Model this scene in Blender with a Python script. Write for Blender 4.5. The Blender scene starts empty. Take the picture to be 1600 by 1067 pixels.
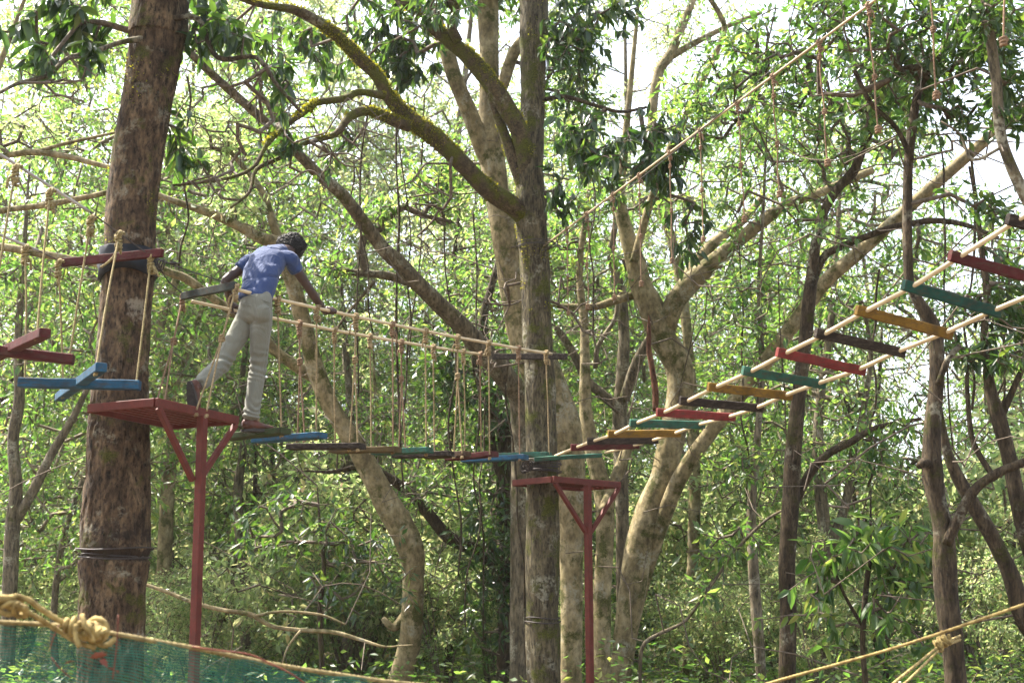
import bpy, math, random
import numpy as np
from mathutils import Vector, Matrix

# ------------------------------------------------------------------ camera, world, sun, exposure
S = bpy.context.scene
C = S.collection
F = 1900.0                      # focal length in photo pixels (1600 wide)
PITCH = math.radians(12.0)
EYE = np.array([0.0, 0.0, 1.6])
cam_d = bpy.data.cameras.new('camera')
cam = bpy.data.objects.new('camera', cam_d); C.objects.link(cam)
cam.location = EYE
cam.rotation_euler = (math.radians(90) + PITCH, 0, 0)
cam_d.sensor_width = 36.0; cam_d.lens = 36.0 * F / 1600.0
cam_d.clip_start = 0.1; cam_d.clip_end = 3000
cam_d.dof.use_dof = True; cam_d.dof.focus_distance = 11.0; cam_d.dof.aperture_fstop = 3.4
S.camera = cam

SUN_EL = math.radians(58); SUN_AZ = math.radians(-62)     # azimuth measured from +Y towards +X
to_sun = Vector((math.sin(SUN_AZ) * math.cos(SUN_EL), math.cos(SUN_AZ) * math.cos(SUN_EL), math.sin(SUN_EL)))
W = bpy.data.worlds.new('World'); S.world = W; W.use_nodes = True
nt = W.node_tree
bg = nt.nodes['Background']; sky = nt.nodes.new('ShaderNodeTexSky'); sky.sky_type = 'NISHITA'
sky.sun_disc = False; sky.sun_elevation = SUN_EL; sky.sun_rotation = SUN_AZ
sky.air_density = 1.0; sky.dust_density = 3.0; sky.ozone_density = 1.0
hz_ = nt.nodes.new('ShaderNodeHueSaturation'); hz_.inputs['Saturation'].default_value = .5      # milky, hazy sky
nt.links.new(sky.outputs[0], hz_.inputs['Color']); nt.links.new(hz_.outputs[0], bg.inputs[0]); bg.inputs[1].default_value = 0.135
sl = bpy.data.lights.new('sun', 'SUN'); sl.energy = 5.0; sl.angle = math.radians(0.53); sl.color = (1.0, 0.92, 0.80)
so = bpy.data.objects.new('sun', sl); C.objects.link(so)
so.rotation_euler = (-to_sun).to_track_quat('-Z', 'Y').to_euler()
S.view_settings.view_transform = 'Standard'; S.view_settings.look = 'None'
S.view_settings.exposure = 2.25; S.view_settings.gamma = 1.0
if True:
    S.cycles.volume_bounces = 1
try:
    S.cycles.max_bounces = 8; S.cycles.diffuse_bounces = 4; S.cycles.transmission_bounces = 4
    S.cycles.glossy_bounces = 2; S.cycles.transparent_max_bounces = 4
    S.cycles.sample_clamp_indirect = 6.0
except Exception:
    pass

rng = np.random.default_rng(7)
random.seed(7)
cp, sp_ = math.cos(PITCH), math.sin(PITCH)

def P(px, py, Y):
    """point of the place seen at photo pixel (px, py) that stands Y metres ahead"""
    x = (px - 800.0) / F; u = (533.5 - py) / F
    d = np.array([x, cp - u * sp_, sp_ + u * cp])
    return EYE + d * (Y / d[1])

def RW(w, py, Y):
    """radius in metres of something w photo pixels wide"""
    u = (533.5 - py) / F
    return 0.5 * w / F * Y / (cp - u * sp_)

# ------------------------------------------------------------------ noise
def _h(i, j, k, s):
    n = (i * 374761393 + j * 668265263 + k * 2147483647 + s * 1274126177) & 0xffffffff
    n = ((n ^ (n >> 13)) * 1274126177) & 0xffffffff
    return ((n ^ (n >> 16)) & 0xffff) / 32767.5 - 1.0

def vnoise(p, s=0):
    p = np.asarray(p, float); i = np.floor(p).astype(np.int64); f = p - i; f = f * f * (3 - 2 * f)
    r = 0
    for a in (0, 1):
        for b in (0, 1):
            for c in (0, 1):
                w = (f[:, 0] if a else 1 - f[:, 0]) * (f[:, 1] if b else 1 - f[:, 1]) * (f[:, 2] if c else 1 - f[:, 2])
                r = r + w * _h(i[:, 0] + a, i[:, 1] + b, i[:, 2] + c, s)
    return r

def fbm(p, s=0, o=3):
    p = np.asarray(p, float); r = 0; a = 1.0
    for k in range(o):
        r = r + a * vnoise(p * (2.03 ** k), s + k); a *= 0.5
    return r

# ------------------------------------------------------------------ mesh building
class MB:
    def __init__(self): self.v = []; self.f = []; self.n = 0; self.at = []
    def add(self, v, f, mat=0, smooth=True, at=None):
        v = np.asarray(v, float); f = np.asarray(f, np.int64)
        self.v.append(v); self.f.append((f + self.n, mat, smooth)); self.n += len(v)
        self.at.append(np.zeros(len(v)) if at is None else np.asarray(at, float))
    def more(self, f, mat=0, smooth=True, back=None):
        self.f.append((np.asarray(f, np.int64) + (self.n - len(self.v[-1])), mat, smooth))
    def mesh(self, name, mats, att=None):
        me = bpy.data.meshes.new(name)
        V = np.concatenate(self.v); nl = sum(a.size for a, _, _ in self.f); npoly = sum(len(a) for a, _, _ in self.f)
        me.vertices.add(len(V)); me.vertices.foreach_set('co', V.astype(np.float32).ravel())
        me.loops.add(nl); me.polygons.add(npoly)
        me.loops.foreach_set('vertex_index', np.concatenate([a.ravel() for a, _, _ in self.f]).astype(np.int32))
        tot = np.concatenate([np.full(len(a), a.shape[1]) for a, _, _ in self.f])
        st = np.concatenate([[0], np.cumsum(tot)[:-1]])
        me.polygons.foreach_set('loop_start', st.astype(np.int32))
        try: me.polygons.foreach_set('loop_total', tot.astype(np.int32))
        except Exception: pass
        me.polygons.foreach_set('material_index', np.concatenate([np.full(len(a), m) for a, m, _ in self.f]).astype(np.int32))
        me.polygons.foreach_set('use_smooth', np.concatenate([np.full(len(a), s) for a, _, s in self.f]))
        for m in mats: me.materials.append(m)
        if att:
            A = me.attributes.new(att, 'FLOAT', 'POINT'); A.data.foreach_set('value', np.concatenate(self.at).astype(np.float32))
        me.update(calc_edges=True); me.validate()
        return me

def link(name, me, parent=None, origin=None):
    o = bpy.data.objects.new(name, me); C.objects.link(o)
    if parent is not None:
        o.parent = parent
        o.matrix_parent_inverse = Matrix.Identity(4)
        o.location = -Vector(parent_world(parent))
    return o

def parent_world(p):
    v = Vector(p.location)
    while p.parent is not None:
        p = p.parent; v = v + Vector(p.location)
    return v

def part(name, mb, mats, parent, label=None, att=None):
    """geometry is always given in world coordinates; the part sits at its thing's origin"""
    if not isinstance(mats, (list, tuple)): mats = [mats]
    o = link(name, mb.mesh(name, mats, att) if isinstance(mb, MB) else mb, parent)
    if label: o['label'] = label
    return o

def thing(name, label, cat, loc, group=None):
    o = bpy.data.objects.new(name, None); C.objects.link(o); o.location = tuple(float(a) for a in loc)
    o.empty_display_size = 0.2
    o['label'] = label; o['category'] = cat
    if group: o['group'] = group
    return o

def frames(path):
    path = np.asarray(path, float); n = len(path)
    t = np.gradient(path, axis=0); t /= np.linalg.norm(t, axis=1)[:, None] + 1e-12
    N = np.zeros_like(t); a = np.array([1.0, 0, 0]) if abs(t[0][0]) < 0.8 else np.array([0, 1.0, 0])
    v = a - t[0] * a.dot(t[0]); N[0] = v / np.linalg.norm(v)
    for i in range(1, n):
        v = N[i - 1] - t[i] * N[i - 1].dot(t[i]); N[i] = v / (np.linalg.norm(v) + 1e-12)
    return t, N, np.cross(t, N)

def tube(mb, path, rad, seg=8, mat=0, cap=True, disp=None, strands=0, pitch=0.05, smooth=True, at=None):
    path = np.asarray(path, float); n = len(path); rad = np.broadcast_to(np.asarray(rad, float), (n,))
    t, N, B = frames(path)
    th = np.linspace(0, 2 * math.pi, seg, endpoint=False)
    s = np.concatenate([[0], np.cumsum(np.linalg.norm(np.diff(path, axis=0), axis=1))])
    rr = np.repeat(rad[:, None], seg, 1)
    if strands: rr = rr * (0.78 + 0.30 * np.abs(np.cos(strands / 2.0 * (th[None] - 2 * math.pi * s[:, None] / pitch))))
    dirs = np.cos(th)[None, :, None] * N[:, None] + np.sin(th)[None, :, None] * B[:, None]
    V = path[:, None] + rr[:, :, None] * dirs
    if disp is not None:
        V = V + dirs * disp(V.reshape(-1, 3), np.repeat(s, seg), np.tile(th, n), np.repeat(rad, seg)).reshape(n, seg)[:, :, None]
    i = np.arange(n - 1)[:, None] * seg; j = np.arange(seg)[None]; k = (j + 1) % seg
    q = np.stack([i + j, i + k, i + seg + k, i + seg + j], -1).reshape(-1, 4)
    V = V.reshape(-1, 3)
    if cap:
        V = np.concatenate([V, path[:1], path[-1:]])
        c0, c1 = n * seg, n * seg + 1; jj = np.arange(seg); kk = (jj + 1) % seg
        mb.add(V, q, mat, smooth, at=None if at is None else np.full(len(V), at))
        mb.more(np.stack([np.full(seg, c0), kk, jj], -1), mat, smooth)
        mb.more(np.stack([np.full(seg, c1), (n - 1) * seg + jj, (n - 1) * seg + kk], -1), mat, smooth)
    else:
        mb.add(V, q, mat, smooth, at=None if at is None else np.full(len(V), at))

def spline(pts, step):
    """Catmull-Rom through rows (x, y, z, r ...), resampled about every step metres"""
    p = np.asarray(pts, float)
    if len(p) == 2:
        L = np.linalg.norm(p[1, :3] - p[0, :3]); k = max(2, int(L / step) + 1)
        return p[0] + (p[1] - p[0]) * np.linspace(0, 1, k)[:, None]
    e = np.concatenate([[2 * p[0] - p[1]], p, [2 * p[-1] - p[-2]]]); out = []
    for i in range(1, len(e) - 2):
        a, b, c, d = e[i - 1:i + 3]; L = np.linalg.norm(c[:3] - b[:3]); k = max(1, int(round(L / step)))
        t = (np.arange(k) / k)[:, None]
        out.append(0.5 * (2 * b + (c - a) * t + (2 * a - 5 * b + 4 * c - d) * t ** 2 + (3 * b - a - 3 * c + d) * t ** 3))
    out.append(p[-1:]); return np.concatenate(out)

def box(mb, c, ax, ay, az, h, mat=0, bev=0.004, wob=0.0):
    """board with chamfered long edges: centre c, unit axes, half sizes h; long axis is ax"""
    c, ax, ay, az = (np.asarray(a, float) for a in (c, ax, ay, az)); hx, hy, hz = h; b = min(bev, hy * .4, hz * .4)
    pr = np.array([(-hy + b, -hz), (hy - b, -hz), (hy, -hz + b), (hy, hz - b), (hy - b, hz), (-hy + b, hz), (-hy, hz - b), (-hy, -hz + b)])
    xs = np.concatenate([[-hx, -hx + b], np.linspace(-hx + b, hx - b, 9)[1:-1], [hx - b, hx]])
    V = []
    for i, x in enumerate(xs):
        k = 1 - (b / hy * 0.6 if i in (0, len(xs) - 1) else 0)
        o = wob * (np.array([random.gauss(0, 1), random.gauss(0, 1)]) if 0 < i < len(xs) - 1 else 0)
        V.append(c + ax * x + (pr[:, :1] * k + (o[0] if wob and 0 < i < len(xs) - 1 else 0)) * ay + (pr[:, 1:] * k + (o[1] if wob and 0 < i < len(xs) - 1 else 0)) * az)
    V = np.concatenate(V); n = len(xs)
    i = np.arange(n - 1)[:, None] * 8; j = np.arange(8)[None]; k = (j + 1) % 8
    mb.add(V, np.stack([i + j, i + k, i + 8 + k, i + 8 + j], -1).reshape(-1, 4), mat, False)
    mb.more([list(range(7, -1, -1)), list(range((n - 1) * 8, n * 8))], mat, False)

def unit(v): v = np.asarray(v, float); return v / (np.linalg.norm(v) + 1e-12)

# ------------------------------------------------------------------ materials
def newmat(name):
    m = bpy.data.materials.new(name); m.use_nodes = True
    return m, m.node_tree.nodes, m.node_tree.links, m.node_tree.nodes['Principled BSDF']

def ramp(N, stops, interp='LINEAR'):
    r = N.new('ShaderNodeValToRGB'); cr = r.color_ramp; cr.interpolation = interp
    while len(cr.elements) < len(stops): cr.elements.new(0.5)
    for e, (p, c) in zip(cr.elements, stops): e.position = p; e.color = (*c, 1)
    return r

def tex(N, L, kind, scale, coord='Object', detail=4, stretch=(1, 1, 1), rough=0.55, dist=0.0):
    tc = N.new('ShaderNodeTexCoord'); mp = N.new('ShaderNodeMapping'); mp.inputs['Scale'].default_value = stretch
    L.new(tc.outputs[coord], mp.inputs[0]); t = N.new(kind)
    L.new(mp.outputs[0], t.inputs['Vector']); t.inputs['Scale'].default_value = scale
    if 'Detail' in t.inputs: t.inputs['Detail'].default_value = detail
    if kind == 'ShaderNodeTexNoise':
        t.inputs['Roughness'].default_value = rough; t.inputs['Distortion'].default_value = dist
    return t

def mix(N, L, a, b, f, mode='MIX'):
    m = N.new('ShaderNodeMix'); m.data_type = 'RGBA'; m.blend_type = mode
    for s, i in ((f, 0), (a, 6), (b, 7)):
        if hasattr(s, 'links'): L.new(s, m.inputs[i])
        elif isinstance(s, (int, float)): m.inputs[i].default_value = s
        else: m.inputs[i].default_value = (*s, 1)
    return m.outputs[2]

def bump(N, L, bs, h, strength=0.5, dist=0.02, prev=None):
    b = N.new('ShaderNodeBump'); b.inputs['Strength'].default_value = strength; b.inputs['Distance'].default_value = dist
    L.new(h, b.inputs['Height'])
    if prev is not None: L.new(prev, b.inputs['Normal'])
    L.new(b.outputs[0], bs.inputs['Normal']); return b.outputs[0]

def mat_bark(name, dark, mid, light, lichen=0.5, moss=0.0, mosscol=(0.12, 0.13, 0.015), scale=1.0, stretch=(1, 1, .25), bs_=0.6, con=1.0, lichencol=(0.24, 0.23, 0.17), mask=None):
    m, N, L, bs = newmat(name)
    n1 = tex(N, L, 'ShaderNodeTexNoise', 9 * scale, stretch=stretch, detail=6, rough=.65)
    n2 = tex(N, L, 'ShaderNodeTexNoise', 30 * scale, stretch=stretch, detail=5, rough=.7)
    n3 = tex(N, L, 'ShaderNodeTexNoise', 2.6, detail=5, rough=.6, dist=.4)
    r1 = ramp(N, [(.28, dark), (.5, mid), (.72, light)]); L.new(n1.outputs[0], r1.inputs[0])
    r2 = ramp(N, [(.36, (1 - .7 * con,) * 3), (.5, (.95, .95, .95)), (.68, (1 + .45 * con, 1 + .4 * con, 1 + .32 * con))]); L.new(n2.outputs[0], r2.inputs[0])
    col = mix(N, L, r1.outputs[0], r2.outputs[0], 1.0, 'MULTIPLY')
    if lichen > 0:
        rl = ramp(N, [(.60 - .12 * lichen, (0, 0, 0)), (.68 - .1 * lichen, (1, 1, 1))]); L.new(n3.outputs[0], rl.inputs[0])
        n4 = tex(N, L, 'ShaderNodeTexNoise', 30, detail=4); rl2 = ramp(N, [(.42, (0, 0, 0)), (.56, (.8, .8, .8))]); L.new(n4.outputs[0], rl2.inputs[0])
        mm = N.new('ShaderNodeMath'); mm.operation = 'MULTIPLY'; L.new(rl.outputs[0], mm.inputs[0]); L.new(rl2.outputs[0], mm.inputs[1])
        col = mix(N, L, col, lichencol, mm.outputs[0])
    if moss > 0:
        n5 = tex(N, L, 'ShaderNodeTexNoise', 4.0, detail=6, rough=.7); n5.inputs['Vector'].links[0].from_node.inputs['Location'].default_value = (3, 7, 1)
        rm = ramp(N, [(.62 - .3 * moss, (0, 0, 0)), (.72 - .3 * moss, (1, 1, 1))]); L.new(n5.outputs[0], rm.inputs[0])
        n6 = tex(N, L, 'ShaderNodeTexNoise', 70, detail=3); rm2 = ramp(N, [(.35, tuple(c * .35 for c in mosscol)), (.7, mosscol)]); L.new(n6.outputs[0], rm2.inputs[0])
        col = mix(N, L, col, rm2.outputs[0], rm.outputs[0])
    if mask:
        at = N.new('ShaderNodeAttribute'); at.attribute_name = mask
        n7 = tex(N, L, 'ShaderNodeTexNoise', 11, detail=6, rough=.7)
        for lo, hi, cc in ((.5, .62, (.022, .014, .010)), (-.5, -.62, (.30, .26, .195))):
            ma = N.new('ShaderNodeMath'); ma.operation = 'MULTIPLY_ADD'; L.new(n7.outputs[0], ma.inputs[0]); ma.inputs[1].default_value = 1.3 if lo > 0 else -1.6; L.new(at.outputs['Fac'], ma.inputs[2])
            mr = N.new('ShaderNodeMapRange'); mr.inputs[1].default_value = lo + (.65 if lo > 0 else -.8); mr.inputs[2].default_value = hi + (.75 if lo > 0 else -.9); mr.inputs[3].default_value = 0; mr.inputs[4].default_value = .85 if lo > 0 else .65
            L.new(ma.outputs[0], mr.inputs[0]); col = mix(N, L, col, cc, mr.outputs[0])
    L.new(col, bs.inputs['Base Color']); bs.inputs['Roughness'].default_value = .9
    bs.inputs['Specular IOR Level'].default_value = .2
    b = bump(N, L, bs, n1.outputs[0], bs_, .05); bump(N, L, bs, n2.outputs[0], bs_, .02, b)
    return m

def mat_leaf(name, cols, trans, tfac=0.45, rough=0.42, spec=0.5):
    m, N, L, bs = newmat(name)
    g = N.new('ShaderNodeNewGeometry'); r = ramp(N, cols); L.new(g.outputs['Random Per Island'], r.inputs[0])
    oi = N.new('ShaderNodeObjectInfo'); hs = N.new('ShaderNodeHueSaturation')
    mr = N.new('ShaderNodeMapRange'); mr.inputs[3].default_value = .485; mr.inputs[4].default_value = .515
    L.new(oi.outputs['Random'], mr.inputs[0]); L.new(mr.outputs[0], hs.inputs['Hue'])
    L.new(r.outputs[0], hs.inputs['Color']); L.new(hs.outputs[0], bs.inputs['Base Color'])
    bs.inputs['Roughness'].default_value = rough; bs.inputs['Specular IOR Level'].default_value = spec
    tr = N.new('ShaderNodeBsdfTranslucent'); r2 = ramp(N, trans); L.new(g.outputs['Random Per Island'], r2.inputs[0])
    L.new(r2.outputs[0], tr.inputs[0])
    mx = N.new('ShaderNodeMixShader'); mx.inputs[0].default_value = tfac
    L.new(bs.outputs[0], mx.inputs[1]); L.new(tr.outputs[0], mx.inputs[2])
    L.new(mx.outputs[0], N['Material Output'].inputs[0]); return m

def mat_paint(name, col, wear=(0.10, 0.07, 0.05), amount=0.4, rough=0.55, dark=0.6, along=(1, 1, 1)):
    m, N, L, bs = newmat(name)
    n1 = tex(N, L, 'ShaderNodeTexNoise', 7, detail=7, rough=.7); n2 = tex(N, L, 'ShaderNodeTexNoise', 55, detail=5, rough=.7, stretch=along)
    r1 = ramp(N, [(.3, tuple(c * dark for c in col)), (.6, col), (.85, tuple(min(1, c * 1.25 + .02) for c in col))]); L.new(n1.outputs[0], r1.inputs[0])
    r2 = ramp(N, [(.66 - .2 * amount, (0, 0, 0)), (.74 - .1 * amount, (1, 1, 1))]); L.new(n2.outputs[0], r2.inputs[0])
    sc = N.new('ShaderNodeMath'); sc.operation = 'MULTIPLY'; sc.inputs[1].default_value = .75; L.new(r2.outputs[0], sc.inputs[0])
    col2 = mix(N, L, r1.outputs[0], wear, sc.outputs[0])
    L.new(col2, bs.inputs['Base Color']); bs.inputs['Roughness'].default_value = rough
    bs.inputs['Specular IOR Level'].default_value = .15; bump(N, L, bs, n2.outputs[0], .35, .006); return m

def mat_plain(name, c1, c2, scale=20, rough=.7, bstr=.3, bd=.004, stretch=(1, 1, 1), spec=.4):
    m, N, L, bs = newmat(name)
    n1 = tex(N, L, 'ShaderNodeTexNoise', scale, detail=5, stretch=stretch)
    r1 = ramp(N, [(.35, c1), (.65, c2)]); L.new(n1.outputs[0], r1.inputs[0]); L.new(r1.outputs[0], bs.inputs['Base Color'])
    bs.inputs['Roughness'].default_value = rough; bs.inputs['Specular IOR Level'].default_value = spec
    if bstr: bump(N, L, bs, n1.outputs[0], bstr, bd)
    return m

M = {}
M['bark_big'] = mat_bark('bark_big', (.016, .010, .006), (.070, .045, .025), (.175, .124, .074), lichen=.15, moss=.24, mosscol=(.085, .085, .014), scale=1.0, stretch=(1, 1, .42), bs_=1.0, con=1.25, mask='mark')
M['bark_center'] = mat_bark('bark_center', (.026, .021, .012), (.078, .064, .037), (.155, .132, .08), lichen=.45, moss=.38, mosscol=(.09, .095, .015), scale=1.4, stretch=(1, 1, .25), bs_=.9, con=1.1)
M['bark_moss'] = mat_bark('bark_moss', (.025, .018, .009), (.07, .052, .027), (.12, .09, .05), lichen=.1, moss=.55, mosscol=(.10, .105, .012), scale=1.5, stretch=(1, 1, 1))
M['bark_pale'] = mat_bark('bark_pale', (.07, .054, .026), (.18, .145, .075), (.32, .27, .165), lichen=.4, moss=.36, mosscol=(.085, .085, .022), scale=.6, stretch=(1, 1, .6), bs_=.5, con=.6)
M['bark_grey'] = mat_bark('bark_grey', (.045, .035, .021), (.10, .082, .052), (.18, .152, .105), lichen=.45, moss=.2, mosscol=(.07, .07, .015), scale=1.0, bs_=.5)
M['bark_dark'] = mat_bark('bark_dark', (.016, .011, .006), (.05, .036, .021), (.11, .084, .053), lichen=.3, moss=.25, mosscol=(.055, .055, .010), scale=1.7, bs_=.9)
M['bark_red'] = mat_bark('bark_red', (.06, .022, .012), (.11, .048, .026), (.18, .09, .055), lichen=.1, scale=1.5)
M['twig'] = mat_plain('twig', (.05, .038, .026), (.13, .10, .07), 30, .9)
M['twig_pale'] = mat_plain('twig_pale', (.08, .062, .038), (.17, .14, .09), 12, .9)
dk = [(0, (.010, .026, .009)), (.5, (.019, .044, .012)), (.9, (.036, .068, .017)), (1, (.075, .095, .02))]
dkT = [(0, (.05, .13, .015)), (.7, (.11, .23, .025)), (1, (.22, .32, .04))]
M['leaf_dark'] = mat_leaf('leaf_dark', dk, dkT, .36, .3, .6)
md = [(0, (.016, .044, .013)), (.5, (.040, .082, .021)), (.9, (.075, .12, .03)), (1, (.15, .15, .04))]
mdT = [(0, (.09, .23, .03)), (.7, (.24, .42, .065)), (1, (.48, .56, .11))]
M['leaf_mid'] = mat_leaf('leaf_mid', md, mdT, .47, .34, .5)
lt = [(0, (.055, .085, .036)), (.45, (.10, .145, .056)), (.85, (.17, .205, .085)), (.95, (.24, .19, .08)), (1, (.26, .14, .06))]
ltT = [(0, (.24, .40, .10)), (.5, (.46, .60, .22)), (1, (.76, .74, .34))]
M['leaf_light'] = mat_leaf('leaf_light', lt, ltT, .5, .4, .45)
ho = [(0, (.05, .07, .025)), (.5, (.09, .105, .04)), (.8, (.15, .12, .045)), (1, (.22, .11, .04))]
M['leaf_olive'] = mat_leaf('leaf_olive', ho, [(0, (.22, .32, .08)), (.7, (.42, .45, .14)), (1, (.6, .38, .12))], .44, .45, .4)
M['moss'] = mat_leaf('moss', [(0, (.05, .055, .012)), (.6, (.12, .12, .022)), (1, (.24, .21, .04))], [(0, (.2, .2, .01)), (1, (.45, .42, .03))], .4, .8, .1)
M['dry_leaf'] = mat_plain('dry_leaf', (.10, .022, .012), (.2, .06, .03), 20, .7)
M['red_metal'] = mat_paint('red_metal', (.110, .025, .018), wear=(.065, .03, .018), amount=.7, rough=.62, dark=.6)
WC = {'ochre': (.085, .06, .022), 'red': (.19, .032, .03), 'maroon': (.075, .014, .015), 'blue': (.022, .09, .16), 'green': (.028, .10, .07), 'olive': (.035, .055, .02), 'yellow': (.19, .108, .018),
      'black': (.024, .018, .014), 'brown': (.07, .04, .024), 'grey': (.05, .06, .055), 'bluegreen': (.016, .072, .055)}
for k, c in WC.items(): M[k] = mat_paint('paint_' + k, c, wear=(.06, .042, .028) if k != 'black' else (.075, .06, .045), amount=.95, rough=.8, dark=.4, along=(.13, 1, 1))
M['rope'] = mat_plain('rope', (.13, .09, .04), (.30, .225, .115), 60, .9)
M['rope_tan'] = mat_plain('rope_tan', (.11, .062, .033), (.24, .155, .09), 60, .9)
M['rope_green'] = mat_plain('rope_green', (.12, .092, .035), (.27, .21, .09), 60, .9)
M['rope_yellow'] = mat_plain('rope_yellow', (.12, .08, .022), (.32, .24, .085), 32, .9)
M['pipe'] = mat_plain('pipe', (.44, .345, .21), (.56, .455, .29), 6, .42, 0)
M['pipe_dull'] = mat_plain('pipe_dull', (.34, .26, .16), (.46, .36, .24), 8, .6, 0)
M['pipe_grey'] = mat_plain('pipe_grey', (.22, .21, .2), (.36, .34, .31), 6, .5, 0)
M['cable'] = mat_plain('cable', (.02, .016, .014), (.05, .035, .03), 20, .6)
M['rubber'] = mat_plain('rubber', (.006, .007, .009), (.018, .02, .025), 8, .6, .3, .01, spec=.2)
M['net'] = mat_plain('net', (.005, .075, .048), (.012, .13, .085), 30, .6, 0)
M['skin'] = mat_plain('skin', (.032, .016, .011), (.055, .028, .020), 14, .5, .1, .003)
M['hair'] = mat_plain('hair', (.003, .0025, .0025), (.008, .006, .006), 60, .55)
M['nail'] = mat_plain('nail', (.16, .09, .075), (.2, .12, .1), 10, .4, 0)
M['eye'] = mat_plain('eye', (.6, .58, .55), (.7, .68, .65), 10, .2, 0)
def mat_cloth(name, c1, c2, scale, weave=900):
    m, N, L, bs = newmat(name)
    n1 = tex(N, L, 'ShaderNodeTexNoise', 5, detail=4); n2 = tex(N, L, 'ShaderNodeTexNoise', weave, detail=2)
    n3 = tex(N, L, 'ShaderNodeTexNoise', scale, detail=3, stretch=(1, 1, .45), dist=1.2)
    r = ramp(N, [(.3, c1), (.7, c2)]); L.new(n1.outputs[0], r.inputs[0]); L.new(r.outputs[0], bs.inputs['Base Color'])
    bs.inputs['Roughness'].default_value = .88; bs.inputs['Specular IOR Level'].default_value = .2
    bs.inputs['Sheen Weight'].default_value = .15
    b = bump(N, L, bs, n3.outputs[0], .55, .035); bump(N, L, bs, n2.outputs[0], .3, .002, b); return m
M['shirt'] = mat_cloth('shirt', (.022, .040, .105), (.031, .052, .130), 14)
M['trousers'] = mat_cloth('trousers', (.13, .132, .105), (.165, .165, .132), 11)
M['shoe'] = mat_plain('shoe', (.045, .016, .009), (.095, .033, .02), 12, .4, .3, .004, spec=.25)
M['sole'] = mat_plain('sole', (.018, .015, .013), (.035, .03, .026), 30, .7)

# ------------------------------------------------------------------ trees: growth, twigs, leaves
def trace(pts, d0, d1=None, base=False, top=0.0, step=.08, topbend=(0, 0)):
    """photo points (px, py, width px) bottom to top -> rows x y z r, d0..d1 metres ahead"""
    p = np.asarray(pts, float); d1 = d0 if d1 is None else d1
    s = np.concatenate([[0], np.cumsum(np.hypot(np.diff(p[:, 0]), np.diff(p[:, 1])))]); s /= s[-1]
    D = d0 + (d1 - d0) * s
    R = [np.append(P(a[0], a[1], d), RW(a[2], a[1], d)) for a, d in zip(p, D)]
    if base:
        b = R[0].copy(); q = R[0] + (R[0] - R[1]) * .15
        z0 = ground(q[0], q[1]) - .3
        R = [np.array([q[0], q[1], z0, b[3] * 1.25]), np.array([(q[0] + b[0]) / 2, (q[1] + b[1]) / 2, z0 + .65 * (b[2] - z0), b[3] * 1.08])] + R
    if top > 0:
        a = R[-1]; d = unit(R[-1][:3] - R[-2][:3])
        for k in (1, 2):
            t = a.copy(); t[:3] = a[:3] + d * top * k / 2 + np.array([topbend[0], topbend[1], 0.1]) * k / 2; t[3] = a[3] * (1 - .38 * k); R.append(t)
    return spline(np.array(R), step)

def ground(x, y):
    x, y = np.asarray(x, float), np.asarray(y, float)
    return 0.25 * np.sin(x * .11 + 1) * np.sin(y * .09) + np.clip((y - 30) * .012, 0, 2.0) - np.clip((x - 14) * .05, 0, 3.5) * np.clip((y - 18) / 30, 0, 1)

def lumps(amp, f=2.2, f2=9., s=0, vert=.45):
    def d(v, s_, th, r):
        q = v * np.array([1, 1, vert])
        return r * (amp * vnoise(q * f, s) + amp * .45 * vnoise(q * f2, s + 5))
    return d

def grow(nodes, rad, targets, seed=0, seg=.35, bend=.10, sag=0.0):
    """nearest-neighbour branching from skeleton nodes to targets -> points, parents, counts, leaf node of each target"""
    r = np.random.default_rng(seed); n0 = len(nodes)
    d = np.array([np.min(np.sum((nodes - t) ** 2, 1)) for t in targets]); order = np.argsort(d)
    cap_ = n0 + len(targets) * 6 + 200; X = np.zeros((cap_, 3)); X[:n0] = nodes; par = np.full(cap_, -1); n = n0; tip = np.zeros(len(targets), int)
    for ti in order:
        t = targets[ti]; dd = np.sum((X[:n] - t) ** 2, 1)
        dd = dd * (1 + .6 * (X[:n, 2] > t[2] + .2))
        j = int(np.argmin(dd)); L = math.sqrt(np.sum((X[j] - t) ** 2)); k = min(6, max(1, int(L / seg))); a = X[j].copy()
        off = r.normal(0, bend * L, 3)
        for q in range(1, k + 1):
            f = q / k; p = a + (t - a) * f + off * math.sin(math.pi * f) - np.array([0, 0, sag * L * math.sin(math.pi * f)])
            if n >= cap_: break
            X[n] = p; par[n] = j; j = n; n += 1
        tip[ti] = j
    X = X[:n]; par = par[:n]; cnt = np.zeros(n); cnt[tip] += 1
    for i in range(n - 1, n0 - 1, -1): cnt[par[i]] += cnt[i]
    return X, par, cnt, tip, n0

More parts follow.
